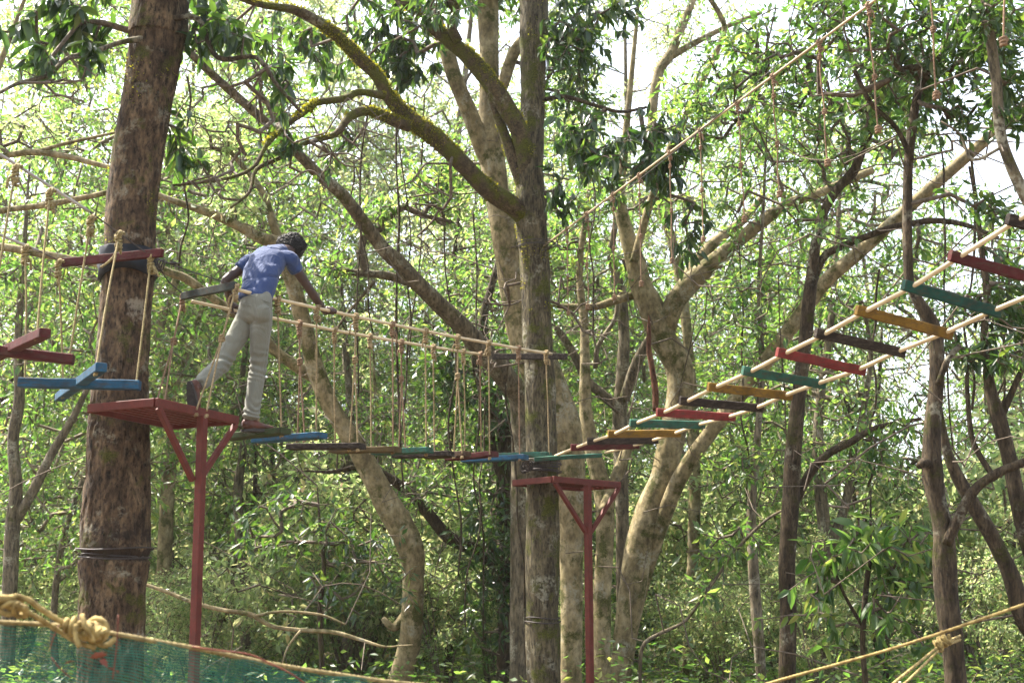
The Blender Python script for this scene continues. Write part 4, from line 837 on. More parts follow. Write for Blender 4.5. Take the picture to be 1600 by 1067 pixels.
std_tree('bare pale branch arching low between the red post and the undergrowth', [(225, 912, 5), (262, 925, 6), (300, 940, 7), (345, 952, 7), (380, 957, 8), (398, 962, 8), (425, 978, 7), (470, 984, 7), (520, 987, 7), (560, 998, 6), (600, 1010, 4)], 12.6, 12.2, 'bark_pale', [([(400, 962, 5), (440, 955, 4), (500, 960, 4), (540, 975, 3)], 12.4, 12.3), ([(470, 984, 4), (450, 1010, 3), (440, 1040, 2)], 12.3, 12.2)], base=False, top=.3, cseed=30, seg=10, twiggy=8)
std_tree('thin bare sapling bending under the forked pale tree', [(1000, 1067, 6), (1004, 1010, 6), (1030, 990, 6), (1070, 970, 5), (1100, 930, 5), (1150, 860, 5), (1200, 810, 4), (1240, 790, 3)], 14.2, 14, 'bark_grey', base=True, top=.3, cseed=31, seg=10, twiggy=16, blobs=[(1150, 880, 14.1, 70, 60, .5, 26), (1060, 930, 14.1, 50, 60, .4, 16)], leafm='leaf_mid', size=.13, per=6)
std_tree('leafy low sapling spreading over the middle of the undergrowth', [(505, 1067, 8), (500, 960, 8), (506, 880, 7), (500, 820, 5)], 15.4, 15.4, 'bark_dark', base=True, top=.4, cseed=32, seg=10, twiggy=16, blobs=[(480, 830, 15.3, 110, 70, .8, 90), (560, 900, 15.3, 60, 60, .6, 30)], leafm='leaf_dark', size=.12, per=8)
# branches crossing high on the left, belonging to trees beyond
std_tree('thin tree beyond the hanging crosses with long pale arms reaching sideways', [(-60, 1067, 30), (-50, 800, 28), (-60, 500, 26), (-70, 300, 20), (-40, 200, 14), (0, 100, 10)], 14.5, 14.5, 'bark_pale', [([(-70, 262, 12), (0, 245, 9), (55, 238, 10), (110, 246, 9), (180, 263, 8), (250, 268, 5)], 14.5, 14), ([(-65, 350, 12), (0, 330, 10), (60, 322, 10), (110, 313, 9), (170, 300, 8), (230, 280, 6)], 14.5, 14), ([(-60, 390, 14), (0, 386, 12), (60, 396, 12), (110, 405, 11), (170, 420, 9), (240, 460, 6)], 14.5, 14.3), ([(55, 238, 6), (100, 225, 6), (150, 214, 5), (190, 205, 4)], 14.3, 14)],
    top=1.5, blobs=[(40, 200, 14.5, 100, 60, .8, 60)], leafm='leaf_light', size=.10, cseed=29)
for k, (lab, tr_, d, bk, brs) in enumerate([
    ('grey leaning tree low at the edge beneath the hanging crosses', [(10, 1067, 24), (16, 900, 24), (20, 820, 22), (25, 760, 20), (20, 690, 18), (30, 620, 16), (28, 540, 12), (35, 430, 9)], 18, 'bark_grey', [([(20, 820, 18), (50, 770, 16), (80, 710, 14), (110, 660, 12), (140, 600, 8)], 18, 18)]),
    ('ghostly pale crooked trunk seen between the thickest trunk and the walking man', [(250, 1067, 26), (256, 900, 24), (262, 760, 22), (270, 680, 20), (262, 600, 18), (250, 520, 16), (262, 470, 14), (278, 420, 12), (262, 360, 9)], 21, 'bark_pale', [([(268, 620, 12), (290, 560, 11), (310, 500, 9), (330, 430, 6)], 21, 21), ([(256, 560, 8), (235, 500, 8), (225, 450, 6)], 21, 21)]),
    ('thin pale trunk standing behind the stooping man, half hidden by leaves', [(380, 1067, 18), (384, 950, 18), (376, 850, 16), (372, 760, 15), (380, 700, 12), (378, 600, 9), (390, 500, 7)], 22, 'bark_grey', []),
    ('brown scaly trunk low between the two red posts', [(545, 1067, 30), (548, 980, 28), (540, 880, 26), (548, 800, 22), (540, 740, 18), (548, 650, 14), (540, 540, 10)], 23, 'bark_grey', []),
    ('pale peeling trunk beside the brown scaly one', [(590, 1067, 20), (575, 1000, 18), (580, 900, 17), (596, 820, 12), (590, 700, 10)], 24, 'bark_pale', []),
    ('dim upright trunk seen through the bridge hangers', [(700, 1067, 16), (705, 900, 15), (698, 760, 13), (706, 620, 12), (700, 480, 9), (712, 380, 7)], 22, 'bark_dark', []),
    ('pale arching trunk high in the gap of sky between the middle tree and the ladder', [(1075, 1067, 22), (1085, 800, 20), (1080, 600, 18), (1060, 420, 16), (1020, 260, 15), (1025, 130, 15), (1050, 80, 14), (1075, 20, 12)], 22, 'bark_pale', [([(1050, 88, 12), (1090, 65, 10), (1140, 40, 8), (1190, 20, 6)], 22, 22)]),
    ('slight dark trunk in the bright gap right of the reddish split tree', [(1385, 1067, 14), (1380, 900, 12), (1372, 780, 11), (1378, 700, 9), (1372, 640, 7), (1376, 560, 5)], 24, 'bark_dark', [([(1380, 780, 7), (1410, 740, 8), (1440, 712, 6)], 24, 24)])]):
    std_tree(lab, tr_, d, d, bk, brs, top=2.0, blobs=[(tr_[-1][0], tr_[-1][1], d, 90, 80, 1.2, 60), (tr_[-1][0] + 30, tr_[-1][1] + 170, d, 80, 60, 1, 36)], leafm='leaf_light' if k % 2 else 'leaf_mid', size=.12, cseed=50 + k, seg=16)

# ------------------------------------------------------------------ the walking man
def etube(mb, st, side, seg=28):
    """loft of ellipses: rows (x, y, z, ra, rb); ra along side, rb across it"""
    st = np.asarray(st, float); st = spline(st, .02); p = st[:, :3]; t, _, _ = frames(p)
    side = unit(side); s = side[None] - t * np.sum(t * side, 1)[:, None]; s /= np.linalg.norm(s, axis=1)[:, None] + 1e-9; b = np.cross(t, s)
    th = np.linspace(0, 2 * math.pi, seg, endpoint=False); n = len(st)
    V = p[:, None] + st[:, 3][:, None, None] * np.cos(th)[None, :, None] * s[:, None] + st[:, 4][:, None, None] * np.sin(th)[None, :, None] * b[:, None]
    i = np.arange(n - 1)[:, None] * seg; j = np.arange(seg)[None]; k = (j + 1) % seg
    # round the ends off
    V = V.reshape(-1, 3); e0 = p[0] - t[0] * min(st[0, 3], st[0, 4]) * .5; e1 = p[-1] + t[-1] * min(st[-1, 3], st[-1, 4]) * .5
    jj = np.arange(seg); kk = (jj + 1) % seg
    mb.add(np.concatenate([V, [e0, e1]]), np.stack([i + j, i + k, i + seg + k, i + seg + j], -1).reshape(-1, 4))
    mb.more(np.stack([np.full(seg, n * seg), kk, jj], -1)); mb.more(np.stack([np.full(seg, n * seg + 1), (n - 1) * seg + jj, (n - 1) * seg + kk], -1))

def ellipsoid(mb, c, ax, ay, az, r, nu=28, nv=20):
    u = np.linspace(0, 2 * math.pi, nu, endpoint=False); v = np.linspace(.06, math.pi - .06, nv)
    d = np.stack([np.outer(np.sin(v), np.cos(u)), np.outer(np.sin(v), np.sin(u)), np.outer(np.cos(v), np.ones(nu))], -1).reshape(-1, 3)
    V = np.asarray(c) + d[:, :1] * r[0] * np.asarray(ax) + d[:, 1:2] * r[1] * np.asarray(ay) + d[:, 2:] * r[2] * np.asarray(az)
    i = np.arange(nv - 1)[:, None] * nu; j = np.arange(nu)[None]; k = (j + 1) % nu
    mb.add(V, np.stack([i + j, i + nu + j, i + nu + k, i + k], -1).reshape(-1, 4)); mb.more([list(range(nu))]); mb.more([list(range(nv * nu - 1, (nv - 1) * nu - 1, -1))])

def fuse(mb, name, voxel, smooth, mat, parent, disp=None, label=None, open_planes=()):
    me = mb.mesh(name, []); o = bpy.data.objects.new(name + '_raw', me); C.objects.link(o)
    m = o.modifiers.new('r', 'REMESH'); m.mode = 'VOXEL'; m.voxel_size = voxel
    if smooth: s = o.modifiers.new('s', 'SMOOTH'); s.factor = .5; s.iterations = smooth
    dg = bpy.context.evaluated_depsgraph_get(); out = bpy.data.meshes.new_from_object(o.evaluated_get(dg)); bpy.data.objects.remove(o); bpy.data.meshes.remove(me)
    n = len(out.vertices); co = np.empty(n * 3, np.float32); out.vertices.foreach_get('co', co); co = co.reshape(-1, 3).astype(float)
    if disp is not None:
        no = np.empty(n * 3, np.float32); out.vertices.foreach_get('normal', no); co = co + no.reshape(-1, 3) * disp(co)[:, None]
        out.vertices.foreach_set('co', co.astype(np.float32).ravel())
    out.polygons.foreach_set('use_smooth', np.ones(len(out.polygons), bool)); out.materials.clear(); out.materials.append(mat); out.name = name; out.update()
    return part(name, out, mat, parent, label)

def X(px, py, Y, *r): return np.concatenate([P(px, py, Y), r])
MAN = thing('person', 'man in blue t-shirt and pale trousers stepping from the platform onto the plank bridge', 'person', (P(403, 676, 10.6)[0], 10.6, P(403, 676, 10.6)[2]))
Lat = unit([.9, -.42, .04]); Fw = unit([.42, .9, 0]); UP = np.array([0, 0, 1.])
torso = [X(398, 496, 10.40, .115, .10), X(399, 480, 10.40, .140, .112), X(399, 462, 10.43, .148, .108), X(405, 446, 10.48, .150, .104), X(409, 430, 10.55, .166, .112), X(414, 416, 10.63, .178, .118), X(421, 403, 10.71, .165, .10), X(433, 396, 10.77, .10, .072), X(443, 393, 10.82, .058, .058), X(452, 391, 10.88, .052, .055), X(458, 389, 10.93, .045, .05)]
hR, kR, aR = P(409, 490, 10.38), P(404, 571, 10.50), P(391, 660, 10.50)
hL, kL, aL = P(390, 490, 10.46), P(350, 565, 10.36), P(306, 606, 10.10)
sR, eR, wR = P(452, 405, 10.66), P(481, 448, 10.83), P(508, 488, 11.0)
sL, eL = P(391, 409, 10.80), P(353, 438, 10.66); gL = on_sag(A_f, B_f, .03, 367); wL = gL + np.array([-.035, -.06, .06])
gR = on_sag(A_n, B_n, .03, 519)
def chain(pts, r1, r2=None): return [np.concatenate([p, [a, b]]) for p, a, b in zip(pts, r1, r2 or r1)]
def lerp(a, b, f): return a + (b - a) * f
head_c = P(456, 392, 10.98); hf = unit(Fw * .75 + Lat * .25 + UP * -.62); hl = unit(Lat - hf * Lat.dot(hf)); hu = unit(np.cross(hl, hf)); hu = hu if hu[2] > 0 else -hu
b = MB()
etube(b, [np.concatenate([r[:3], r[3:] * (.9 if i < 7 else 1)]) for i, r in enumerate(torso)], Lat)
for h_, k_, a_ in ((hR, kR, aR), (hL, kL, aL)):
    m1 = lerp(h_, k_, .5); m2 = lerp(k_, a_, .35)
    etube(b, chain([h_, m1, k_, m2, lerp(k_, a_, .75), a_], [.076, .068, .052, .052, .038, .034]), Lat)
etube(b, chain([lerp(torso[6][:3], sR, .2), sR + [0, 0, .0], lerp(sR, eR, .35), eR, lerp(eR, wR, .3), lerp(eR, wR, .75), wR], [.07, .062, .050, .041, .043, .033, .027], [.075, .062, .050, .041, .040, .028, .022]), Lat)
etube(b, chain([lerp(torso[6][:3], sL, .2), sL, lerp(sL, eL, .35), eL, lerp(eL, wL, .3), lerp(eL, wL, .75), wL], [.07, .062, .050, .041, .043, .033, .027]), Lat)
# head with jaw, nose, brow, lips, ears
ellipsoid(b, head_c, hl, hf, hu, (.074, .094, .100)); ellipsoid(b, head_c + hf * .035 - hu * .055, hl, hf, hu, (.052, .055, .055))
etube(b, chain([head_c + hf * .088 + hu * .018, head_c + hf * .104 - hu * .012, head_c + hf * .104 - hu * .026], [.009, .015, .018], [.010, .014, .008]), hl, 12)
ellipsoid(b, head_c + hf * .082 + hu * .030, hl, hf, hu, (.045, .014, .011), 14, 10); ellipsoid(b, head_c + hf * .090 - hu * .052, hl, hf, hu, (.024, .010, .010), 14, 10)
for s in (-1, 1): ellipsoid(b, head_c + hl * s * .078 - hf * .004 - hu * .008, hl, unit(hf - hu * .2), hu, (.009, .020, .032), 14, 10)
# hands: palm over the pipe, four fingers curled round it, thumb on the near side
def hand(b, wrist, grip, pd, wd, nails):
    pd = unit(pd); out = unit(grip - wrist); top = unit(UP - pd * UP.dot(pd)); back = unit(np.cross(pd, top)); back = back if back.dot(out) > 0 else -back
    pr = .0155; c = grip; pc = c + top * (pr + .018) - back * .012
    etube(b, chain([wrist, lerp(wrist, pc, .5), pc - back * .01, pc + back * .014], [.028, .036, .043, .041], [.022, .017, .016, .013]), pd, 18)
    Ls = [.92, 1.0, .95, .8]; rs = [.0092, .0095, .009, .0078]
    for k in range(4):
        o = pd * (.0205 * (k - 1.5)) * -1; pts = []; R = pr + rs[k] + .0005
        for th in np.linspace(80, 80 + 215 * Ls[k], 9):
            a = math.radians(th); pts.append(c + o + top * R * math.sin(a) * (1.12 if th < 110 else 1) + back * (-R * math.cos(a)))
        etube(b, chain([pc + o * .95 + back * .004] + pts, [rs[k] * 1.15] + list(np.linspace(rs[k] * 1.12, rs[k] * .82, 9))), pd, 12); nails.append((pts[-2], unit(pts[-2] - c - o), pd))
    t0 = pc - pd * -.040 - top * .004; tp = [lerp(wrist, pc, .55) + pd * .028, pc + pd * .046 - back * .012 - top * .010, c + pd * .048 - back * (pr + .009) + top * .004, c + pd * .040 - back * (pr + .006) - top * .018, c + pd * .030 - back * (pr + .0) - top * .026]
    etube(b, chain(tp, [.014, .0135, .011, .0102, .0085]), top, 12); nails.append((tp[-1], -back, pd))
nails = []
hand(b, wR, gR, (A_n - B_n) * 1.0, None, nails); hand(b, wL, gL, (A_f - B_f) * 1.0, None, nails)
# feet inside the shoes
def foot_frame(a_, toe, up_): f = unit(toe); u = unit(np.asarray(up_) - f * f.dot(up_)); return f, u, np.cross(f, u)
fR = foot_frame(aR, Fw * .62 + Lat * .75 + UP * -.02, UP); fL = foot_frame(aL, np.array([.10, .36, -.93]), np.array([.35, .87, .38]))
for (f, u, s), a_ in ((fR, aR), (fL, aL)):
    etube(b, chain([a_ + u * .0, a_ - u * .035 + f * .01, a_ - u * .05 + f * .07, a_ - u * .058 + f * .14], [.034, .036, .038, .030], [.034, .036, .024, .014]), s, 16)
body = fuse(b, 'body', .0058, 2, M['skin'], MAN, disp=lambda c: .0012 * vnoise(c * 40, 2))
for s in (-1, 1):
    mb = MB(); ellipsoid(mb, head_c + hf * .084 + hl * s * .031 + hu * .008, hl, hf, hu, (.0125, .0115, .0115), 14, 10); part('eye', mb, M['eye'], MAN)
mb = MB()
for c, n_, a in nails:
    n_ = unit(n_); ellipsoid(mb, c + n_ * .0085, unit(np.cross(n_, a)), unit(a), n_, (.006, .005, .0015), 10, 6)
part('fingernails', mb, M['nail'], MAN)
# hair: cap plus many small curls
mb = MB(); hc = head_c - hf * .016 + hu * .018; hb = MB(); ellipsoid(hb, hc, hl, hf, hu, (.112, .122, .126))
g = np.random.default_rng(4)
for k in range(2300):
    d = g.normal(0, 1, 3); d /= np.linalg.norm(d); ld = np.array([d @ hl, d @ hf, d @ hu])
    if ld[1] > .35 and ld[2] < .45: continue
    if ld[2] < -.62: continue
    bush = 1.33 + .16 * float(vnoise(d[None] * 2.6, 8)[0]) + g.uniform(0, .09); p = hc + (hl * ld[0] * .090 + hf * ld[1] * .100 + hu * ld[2] * .104) * bush; ax = unit(d + g.normal(0, .5, 3)); coil(hb, p, ax, g.uniform(.005, .009), .0024, g.uniform(1.2, 2.4), g.uniform(.004, .008), seg=5)
o = part('hair', hb, M['hair'], MAN)
# t-shirt
b = MB(); ex = .013
tors = [np.concatenate([r[:3], r[3:] + ex]) for r in np.array(torso[2:9])]; first = X(397.5, 470, 10.42, .163, .127); tors = [first] + tors; tors[-1][3:] = (.064, .062); tors[-2][3:] = (.10, .078)
etube(b, tors, Lat, 32)
for s_, e_, k in ((sR, eR, 6), (sL, eL, 6)):
    c0 = torso[k][:3]; etube(b, chain([lerp(c0, s_, .15), s_, lerp(s_, e_, .25), lerp(s_, e_, .42)], [.078, .071, .066, .065], [.084, .070, .065, .064]), Lat)
def shirt_folds(c):
    n = .006 * fbm(c * np.array([9, 9, 5]), 11, 3); q = (c - torso[3][:3]); d = np.abs(vnoise(np.column_stack([c @ Lat * 5 + c[:, 2] * 3, c[:, 2] * 9, c[:, 1] * 3]), 15)); return n - .012 * np.clip(.22 - d, 0, 1) / .22 + .004
fuse(b, 't_shirt', .0068, 3, M['shirt'], MAN, shirt_folds)
# trousers
b = MB()
etube(b, [X(400, 464, 10.425, .150, .115), X(399, 480, 10.40, .158, .128), X(398, 494, 10.40, .148, .125), X(398, 503, 10.41, .09, .09)], Lat, 32)
ellipsoid(b, P(409, 490, 10.33), Lat, Fw, UP, (.078, .080, .095)); ellipsoid(b, P(389, 490, 10.40), Lat, Fw, UP, (.076, .080, .095))
for h_, k_, a_, e in ((hR, kR, aR, 1), (hL, kL, aL, 0)):
    etube(b, chain([h_ + [0, 0, .03], lerp(h_, k_, .22), lerp(h_, k_, .6), k_, lerp(k_, a_, .3), lerp(k_, a_, .65), lerp(k_, a_, .93 if e else .86)], [.090, .092, .084, .076, .073, .069, .072 if e else .064], [.102, .098, .086, .076, .073, .070, .077 if e else .062]), Lat)
def tfolds(c):
    r = .005 * fbm(c * np.array([8, 8, 6]), 21, 3)
    for k_, amp, w in ((kR, .010, .16), (kL, .012, .15), (aR + [0, 0, .09], .016, .11), (aL + [0, 0, .03], .010, .09), ((hR + hL) / 2 - [0, 0, .05], .010, .13)):
        d = np.linalg.norm(c - k_, axis=1); r = r + amp * np.exp(-(d / w) ** 2) * np.sin((c[:, 2] * 95 + 5 * vnoise(c * 9, 3) + c @ Lat * 22))* .6
    return r
tro = fuse(b, 'trousers', .0068, 3, M['trousers'], MAN, tfolds)
# seams and pockets as raised welts
mb = MB()
def welt(pts, r=.0035): tube(mb, spline(np.array(pts), .015), r, 5)
welt([P(375, 455, 10.33), P(390, 461, 10.285), P(408, 468, 10.28), P(424, 474, 10.31)], .004)
for (ax, ay, bx, by, Y) in ((377, 474, 392, 477, 10.262), (408, 480, 422, 481, 10.245)): welt([P(ax, ay, Y), P((ax + bx) / 2, ay + 2, Y - .006), P(bx, by, Y)], .003)
o = part('seams', mb, M['trousers'], MAN)
# shoes
def shoe(a_, fr, name):
    f, u, s = fr; b = MB(); base = a_ - u * .072
    st = [(-.062, .030, .036, .045), (-.045, .039, .052, .05), (0, .041, .056, .055), (.05, .043, .046, .046), (.10, .051, .034, .034), (.15, .052, .028, .028), (.19, .043, .022, .024), (.212, .022, .014, .017)]
    rows = [np.concatenate([base + f * x + u * zc, [w, h]]) for x, w, h, zc in st]; etube(b, rows, s, 26)
    etube(b, chain([a_ - u * .035, a_ + u * .012], [.045, .043]), s, 20)
    o = fuse(b, 'shoe', .0055, 2, M['shoe'], MAN)
    mb = MB(); n = 34; th = np.linspace(0, 2 * math.pi, n, endpoint=False); xx = .074 + .145 * np.cos(th); ww = (.046 + .010 * np.clip(np.cos(th), -1, 1) - .006 * np.clip(-np.cos(th), 0, 1)) * np.sign(np.sin(th)) * np.abs(np.sin(th)) ** .7
    prof = [(.014, .94), (.012, 1.04), (-.010, 1.04), (-.013, .95)]; V = []
    for z, k in prof: V.append(base + np.outer(.074 + (xx - .074) * k, f) + np.outer(ww * k, s) + u * z)
    V = np.concatenate(V); i = np.arange(3)[:, None] * n; j = np.arange(n)[None]; k = (j + 1) % n
    mb.add(V, np.stack([i + j, i + k, i + n + k, i + n + j], -1).reshape(-1, 4), 0, False); mb.more([list(range(n)), list(range(4 * n - 1, 3 * n - 1, -1))], 0, False)
    for q in range(9): box(mb, base + f * (-.045 + q * .028) - u * .014, s, f, u, (.032, .005, .003), bev=.001)
    sh_ = o; p = part('sole', mb, M['sole'], sh_); return o
shoe(aR, fR, 'r'); shoe(aL, fL, 'l')

# ------------------------------------------------------------------ background forest: one of each kind, then copies
def proto_tree(seed, H, r0, lean, leafm, size, bark, nclump, spreadxy, low=.25, per=13, nt_=17, cl=.42, twig='twig_pale', zbias=1.0):
    g = np.random.default_rng(seed); t = thing('tree', 'tree', 'tree', (0, 0, 0)); z = np.linspace(-.4, H, 9); w = np.cumsum(g.normal(0, .16, (9, 2)), 0) + np.outer(z / H, lean)
    rows = spline(np.column_stack([w - w[1], z, r0 * (1.15 - np.linspace(0, 1, 9)) ** .8]), .25)
    mb = MB(); tube(mb, rows[:, :3], rows[:, 3], 12, 0, disp=lumps(.14, 1.5, 6, seed)); nodes = [rows[int(len(rows) * low * .8):, :3]]
    for k in range(7):
        i = int(len(rows) * g.uniform(low, .9)); a = rows[i]; th = g.uniform(0, 6.28); L = spreadxy * g.uniform(.5, 1.0)
        d = np.array([math.cos(th), math.sin(th), g.uniform(.3, 1.1)]); p = [a[:3] + d * L * f + g.normal(0, .12, 3) * (f > 0) + [0, 0, .12 * L * f * f] for f in (0, .3, .6, 1)]
        b = spline(np.column_stack([p, a[3] * np.array([.45, .34, .22, .1])]), .2); tube(mb, b[:, :3], b[:, 3], 8, 0, disp=lumps(.12, 2, 8, seed + k)); nodes.append(b[:, :3])
    part('trunk', mb, M[bark], t)
    c = g.normal(0, 1, (nclump, 3)); c /= np.linalg.norm(c, axis=1)[:, None]; c *= g.uniform(.25, 1, (nclump, 1)) ** .6
    zc = H * (low + (1.08 - low) * (g.uniform(0, 1, nclump) ** zbias)); env = spreadxy * (.45 + .75 * np.sin(np.clip((zc / H - low * .8) / (1.15 - low), 0, 1) * math.pi)); ti = np.clip((zc / H * len(rows)).astype(int), 0, len(rows) - 1)
    c = np.column_stack([rows[ti, 0] + c[:, 0] * env, rows[ti, 1] + c[:, 1] * env, zc])
    tg = np.concatenate([q + g.normal(0, cl, (g.integers(nt_ - 6, nt_ + 6), 3)) * [1, 1, .6] for q in c])
    crown(t, np.concatenate(nodes), tg, M[leafm], size, per, M[twig], False, False, .5, .42, r0=.007, power=.42, seed=seed, spread=.22, seg=.6, rmax=.05)
    return t
def proto_shrub(seed, H, leafm, size, n, rad, whorl=False, per=9, near=False):
    g = np.random.default_rng(seed); t = thing('shrub', 'shrub', 'shrub', (0, 0, 0)); mb = MB(); nodes = []
    for k in range(5):
        th = g.uniform(0, 6.28); L = H * g.uniform(.5, .9); d = np.array([math.cos(th) * .35, math.sin(th) * .35, 1.0])
        p = np.array([d * L * f + g.normal(0, .05, 3) * (f > 0) for f in (0, .35, .7, 1)]); p[0, 2] -= .3; b = spline(np.column_stack([p, np.array([.03, .024, .017, .008])]), .15); tube(mb, b[:, :3], b[:, 3], 6); nodes.append(b[:, :3])
    part('stem', mb, M['twig'], t); c = g.normal(0, .5, (n, 3)) * [rad, rad, H * .33] + [0, 0, H * .55]; c[:, 2] = np.abs(c[:, 2])
    tg = np.concatenate([q + g.normal(0, .2, (14, 3)) for q in c])
    crown(t, np.concatenate(nodes), tg, M[leafm], size, per, M['twig'], near, whorl, .4, .42, r0=.004, seed=seed, spread=.16, seg=.4, rmax=.02, name='foliage'); return t
def copy_thing(o, loc, rz, sc=1.0):
    c = o.copy(); C.objects.link(c); c.location = loc; c.rotation_euler = (0, 0, rz); c.scale = (sc, sc, sc)
    for ch in o.children:
        d = ch.copy(); C.objects.link(d); d.parent = c
    return c
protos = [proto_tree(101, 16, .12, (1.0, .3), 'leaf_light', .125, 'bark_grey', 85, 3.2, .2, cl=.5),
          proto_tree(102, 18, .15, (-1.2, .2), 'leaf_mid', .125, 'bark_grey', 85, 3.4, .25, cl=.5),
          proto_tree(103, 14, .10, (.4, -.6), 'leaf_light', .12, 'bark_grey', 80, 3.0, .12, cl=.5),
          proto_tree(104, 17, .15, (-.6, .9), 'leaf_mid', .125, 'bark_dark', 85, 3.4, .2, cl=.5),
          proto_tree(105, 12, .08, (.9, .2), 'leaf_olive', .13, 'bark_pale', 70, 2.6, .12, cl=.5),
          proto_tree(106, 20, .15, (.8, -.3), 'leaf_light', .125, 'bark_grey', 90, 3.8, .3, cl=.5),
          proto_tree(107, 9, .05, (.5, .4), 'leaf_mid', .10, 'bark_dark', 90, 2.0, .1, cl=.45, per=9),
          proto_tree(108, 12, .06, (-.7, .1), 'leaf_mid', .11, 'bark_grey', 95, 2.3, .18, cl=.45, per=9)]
plab = [('light leaved tree with a pale leaning stem in the background forest', 'light leaved forest trees'), ('tall grey stemmed tree of the background forest', 'grey stemmed forest trees'), ('slender low branched tree of the background forest', 'low branched forest trees'),
        ('dark stemmed bushy tree of the background forest', 'dark stemmed forest trees'), ('small olive leaved tree of the background forest', 'olive leaved forest trees'), ('tallest pale stemmed tree kind rising over the background forest', 'tallest forest trees'),
        ('young fine leaved tree filling the gaps between the trunks', 'young trees'), ('tall young tree with a thin grey stem between the trunks', 'tall young trees')]
sh = [proto_shrub(201, 3.6, 'leaf_light', .115, 60, 1.7), proto_shrub(202, 4.4, 'leaf_light', .11, 64, 1.7), proto_shrub(203, 3.0, 'leaf_dark', .14, 44, 1.5, True, 7)]
slab = [('mid green leafy shrub of the forest undergrowth', 'green shrubs'), ('yellow green leafy shrub of the forest undergrowth', 'yellow green shrubs'), ('dark broad leaved shrub of the forest undergrowth', 'dark shrubs')]
used = set()
def put(pool, labs, key, k, x, y, rz, sc):
    z = float(ground(x, y)) - .02
    if (key, k) not in used:
        used.add((key, k)); o = pool[k]; o.location = (x, y, z); o.rotation_euler = (0, 0, rz); o.scale = (sc,) * 3
    else: o = copy_thing(pool[k], (x, y, z), rz, sc)
    o['label'], o['group'] = labs[k]
g = np.random.default_rng(77)
def atpx(px, Y): return (px - 800.0) / F * Y * 1.02
# rows of trees at growing distance; px is the photo column of the stem
rowsT = [(30, [240, 1300]), (33, [80, 560, 800, 960]), (35, [-120, 420, 1080, 1600]), (39, [-60, 60, 210, 330, 520, 700, 900, 1190, 1480]), (48, [-60, 110, 250, 400, 560, 780, 980, 1160, 1400, 1620]), (56, [20, 190, 340, 480, 650, 850, 1060, 1260, 1500])]
for Y, xs in rowsT:
    for px in xs:
        if 1320 < px < 1530: continue          # the bright gap over the valley
        y = Y + g.uniform(-2, 2); x = atpx(px + g.uniform(-25, 25), y)
        k = int(g.choice([0, 1, 2, 3, 4, 5], p=[.24, .14, .2, .12, .12, .18]))
        sc = g.uniform(.8, 1.05) * (.92 if 420 < px < 640 or 900 < px < 1120 or px < 0 else 1.06) * (1.0 if px < 1150 else .85)
        put(protos, plab, 't', k, x, y, g.uniform(0, 6.28), sc)
for Y, xs in ((20, [130, 740, 1350]), (23, [-40, 360, 900, 1210, 1650]), (27, [40, 240, 560, 800, 1060, 1450]), (31, [150, 430, 680, 960, 1180, 1340, 1560])):
    for q, px in enumerate(xs):
        if Y > 22 and px in (1340, 1450): continue
        y = Y + g.uniform(-.8, .8); x = atpx(px + g.uniform(-25, 25), y); put(protos, plab, 't', 6 + int(g.integers(0, 2)), x, y, g.uniform(0, 6.28), g.uniform(.8, 1.15) * (.75 if 470 < px < 660 else 1))
for (Y, n, x0, x1) in [(20.5, 9, -150, 1750), (24.5, 10, -150, 1750), (29, 12, -150, 1750), (34, 13, -200, 1750), (40, 14, -200, 1800)]:
    for q in range(n):
        px = x0 + (x1 - x0) * (q + g.uniform(.1, .9)) / n; y = Y + g.uniform(-1.3, 1.3); x = atpx(px, y)
        put(sh, slab, 's', int(g.choice([0, 1, 2], p=[.4, .4, .2])), x, y, g.uniform(0, 6.28), g.uniform(.5, 1.3) * (.58 if Y < 19 else 1))
for (px, Y, k, sc) in [(330, 18.7, 1, .5), (480, 19.3, 0, .6), (590, 20, 1, .65), (700, 19, 1, .6), (1110, 18.6, 0, .5), (1260, 17.5, 1, .5), (1560, 17, 1, .55)]: put(sh, slab, 's', k, atpx(px, Y), Y, px * .01, sc)
# lianas hanging between the trunks
for q, (px, y0, y1, Y) in enumerate([(612, -20, 700, 15.5), (640, 60, 560, 16), (585, 120, 620, 15), (668, 150, 760, 16.4), (705, 260, 900, 16.8), (560, 250, 520, 15.2), (735, 330, 1000, 17), (800, 560, 1067, 16.4), (918, 150, 520, 15.6), (1085, 300, 640, 15.8), (1150, 380, 820, 16), (1210, 430, 900, 15), (1470, 190, 700, 12.2), (1500, 260, 640, 12.4), (1395, 420, 760, 13.4), (385, 90, 260, 13.4), (300, 120, 420, 13), (760, 620, 980, 16.6), (1560, 300, 640, 12.6), (1590, 380, 700, 12.8)]):
    n = 9; yy_ = np.linspace(y0, y1, n); w_ = np.cumsum(g.normal(0, 9, n)); pts = [P(px + w_[i] * .8, yy_[i], Y + .1 * math.sin(i)) for i in range(n)]; c0 = pts[-1]
    vt = thing('liana', 'thin dark liana dangling between the trunks', 'liana', (c0[0], c0[1], c0[2]), 'lianas hanging between the trunks'); mb = MB(); tube(mb, spline(np.array(pts), .12), g.uniform(.007, .016), 6, 0, disp=lumps(.3, 4, 12, q)); part('stem', mb, M['bark_dark'], vt)
for (px, Y, sc) in [(480, 33, 1.12), (600, 37, 1.15), (690, 33, 1.1), (20, 33, 1.1), (960, 36, 1.1), (330, 36, 1.1)]: put(protos, plab, 't', 5, atpx(px, Y), Y, px * .1, sc)
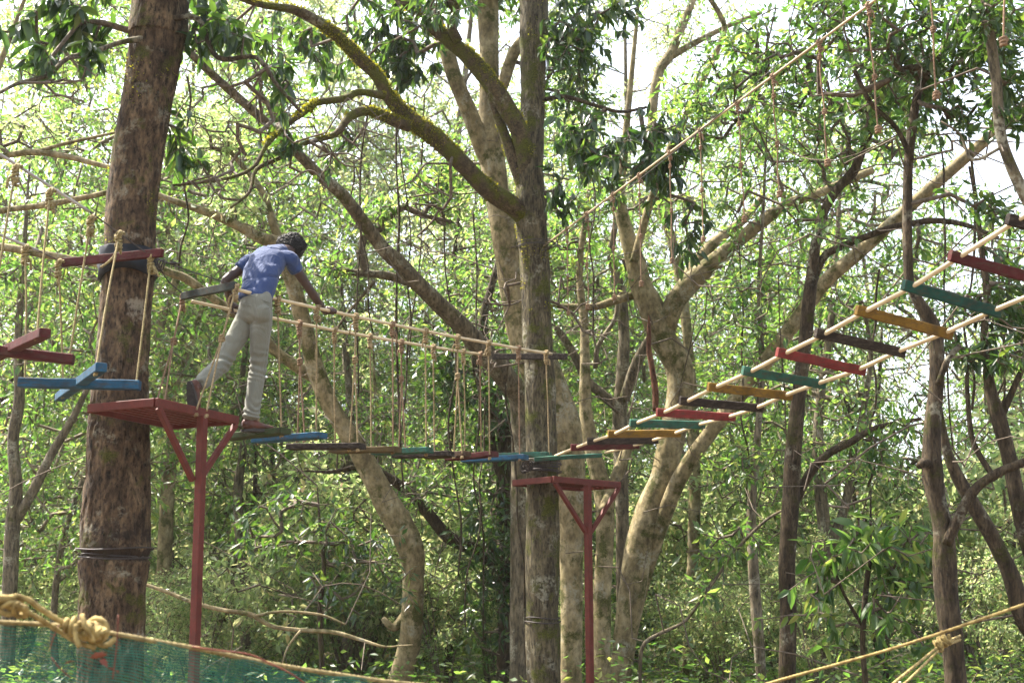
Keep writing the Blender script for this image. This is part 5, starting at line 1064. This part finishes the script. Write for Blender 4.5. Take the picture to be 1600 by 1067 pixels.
# the wood farther back reads as one mass
mb = MB(); n = 15000; yy = g.uniform(50, 95, n); xx = (g.uniform(-200, 1800, n) - 800) / F * yy
top = 9.5 + 3.0 * vnoise(np.column_stack([xx * .16, yy * .1, yy * 0]), 5) - 5.5 * np.clip((xx / yy - .18) / .12, 0, 1)
zz = ground(xx, yy) + top * g.uniform(0, 1, n) ** .8
pos = np.repeat(np.column_stack([xx, yy, zz]), 14, 0) + g.normal(0, .55, (n * 14, 3)); leaves(mb, pos, g.normal(0, 1, pos.shape) - [0, 0, .5], .26, 0, .5, False, .6, 9)
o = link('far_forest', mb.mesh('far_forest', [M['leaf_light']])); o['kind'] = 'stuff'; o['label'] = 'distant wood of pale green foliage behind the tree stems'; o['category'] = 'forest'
# leaf litter and low herbs on the ground
mb = MB(); n = 70000; yy = g.uniform(14, 48, n); xx = g.uniform(-.5, .5, n) * yy * 1.1; zz = ground(xx, yy) + g.uniform(0, 1, n) ** 1.5 * (.5 + .5 * vnoise(np.column_stack([xx * .6, yy * .6, xx * 0]), 3)) * 1.3 * (g.uniform(0, 1, n) > .25)
leaves(mb, np.column_stack([xx, yy, zz + .01]), g.normal(0, 1, (n, 3)) * [1, 1, .3], .11, 0, .45, False, .5, 10)
o = link('undergrowth', mb.mesh('undergrowth', [M['leaf_mid']])); o['kind'] = 'stuff'; o['label'] = 'low herbs and fallen leaves covering the forest floor'; o['category'] = 'undergrowth'

# ------------------------------------------------------------------ the air
hz = bpy.data.materials.new('haze'); hz.use_nodes = True; N = hz.node_tree.nodes; L = hz.node_tree.links; N.remove(N['Principled BSDF'])
pv = N.new('ShaderNodeVolumePrincipled'); pv.inputs['Color'].default_value = (.93, .96, 1, 1); pv.inputs['Density'].default_value = .0003; pv.inputs['Anisotropy'].default_value = .3
L.new(pv.outputs[0], N['Material Output'].inputs['Volume'])
x0, x1, y0, y1, z0, z1 = -401, 461, -61, 561, -14, 62
mb = MB(); mb.add([(x, y, z) for z in (z0, z1) for y in (y0, y1) for x in (x0, x1)], [(0, 2, 3, 1), (4, 5, 7, 6), (0, 1, 5, 4), (2, 6, 7, 3), (0, 4, 6, 2), (1, 3, 7, 5)], 0, False)
o = link('haze', mb.mesh('haze', [hz])); o['kind'] = 'stuff'; o['label'] = 'thin bright haze hanging in the forest air'; o['category'] = 'haze'
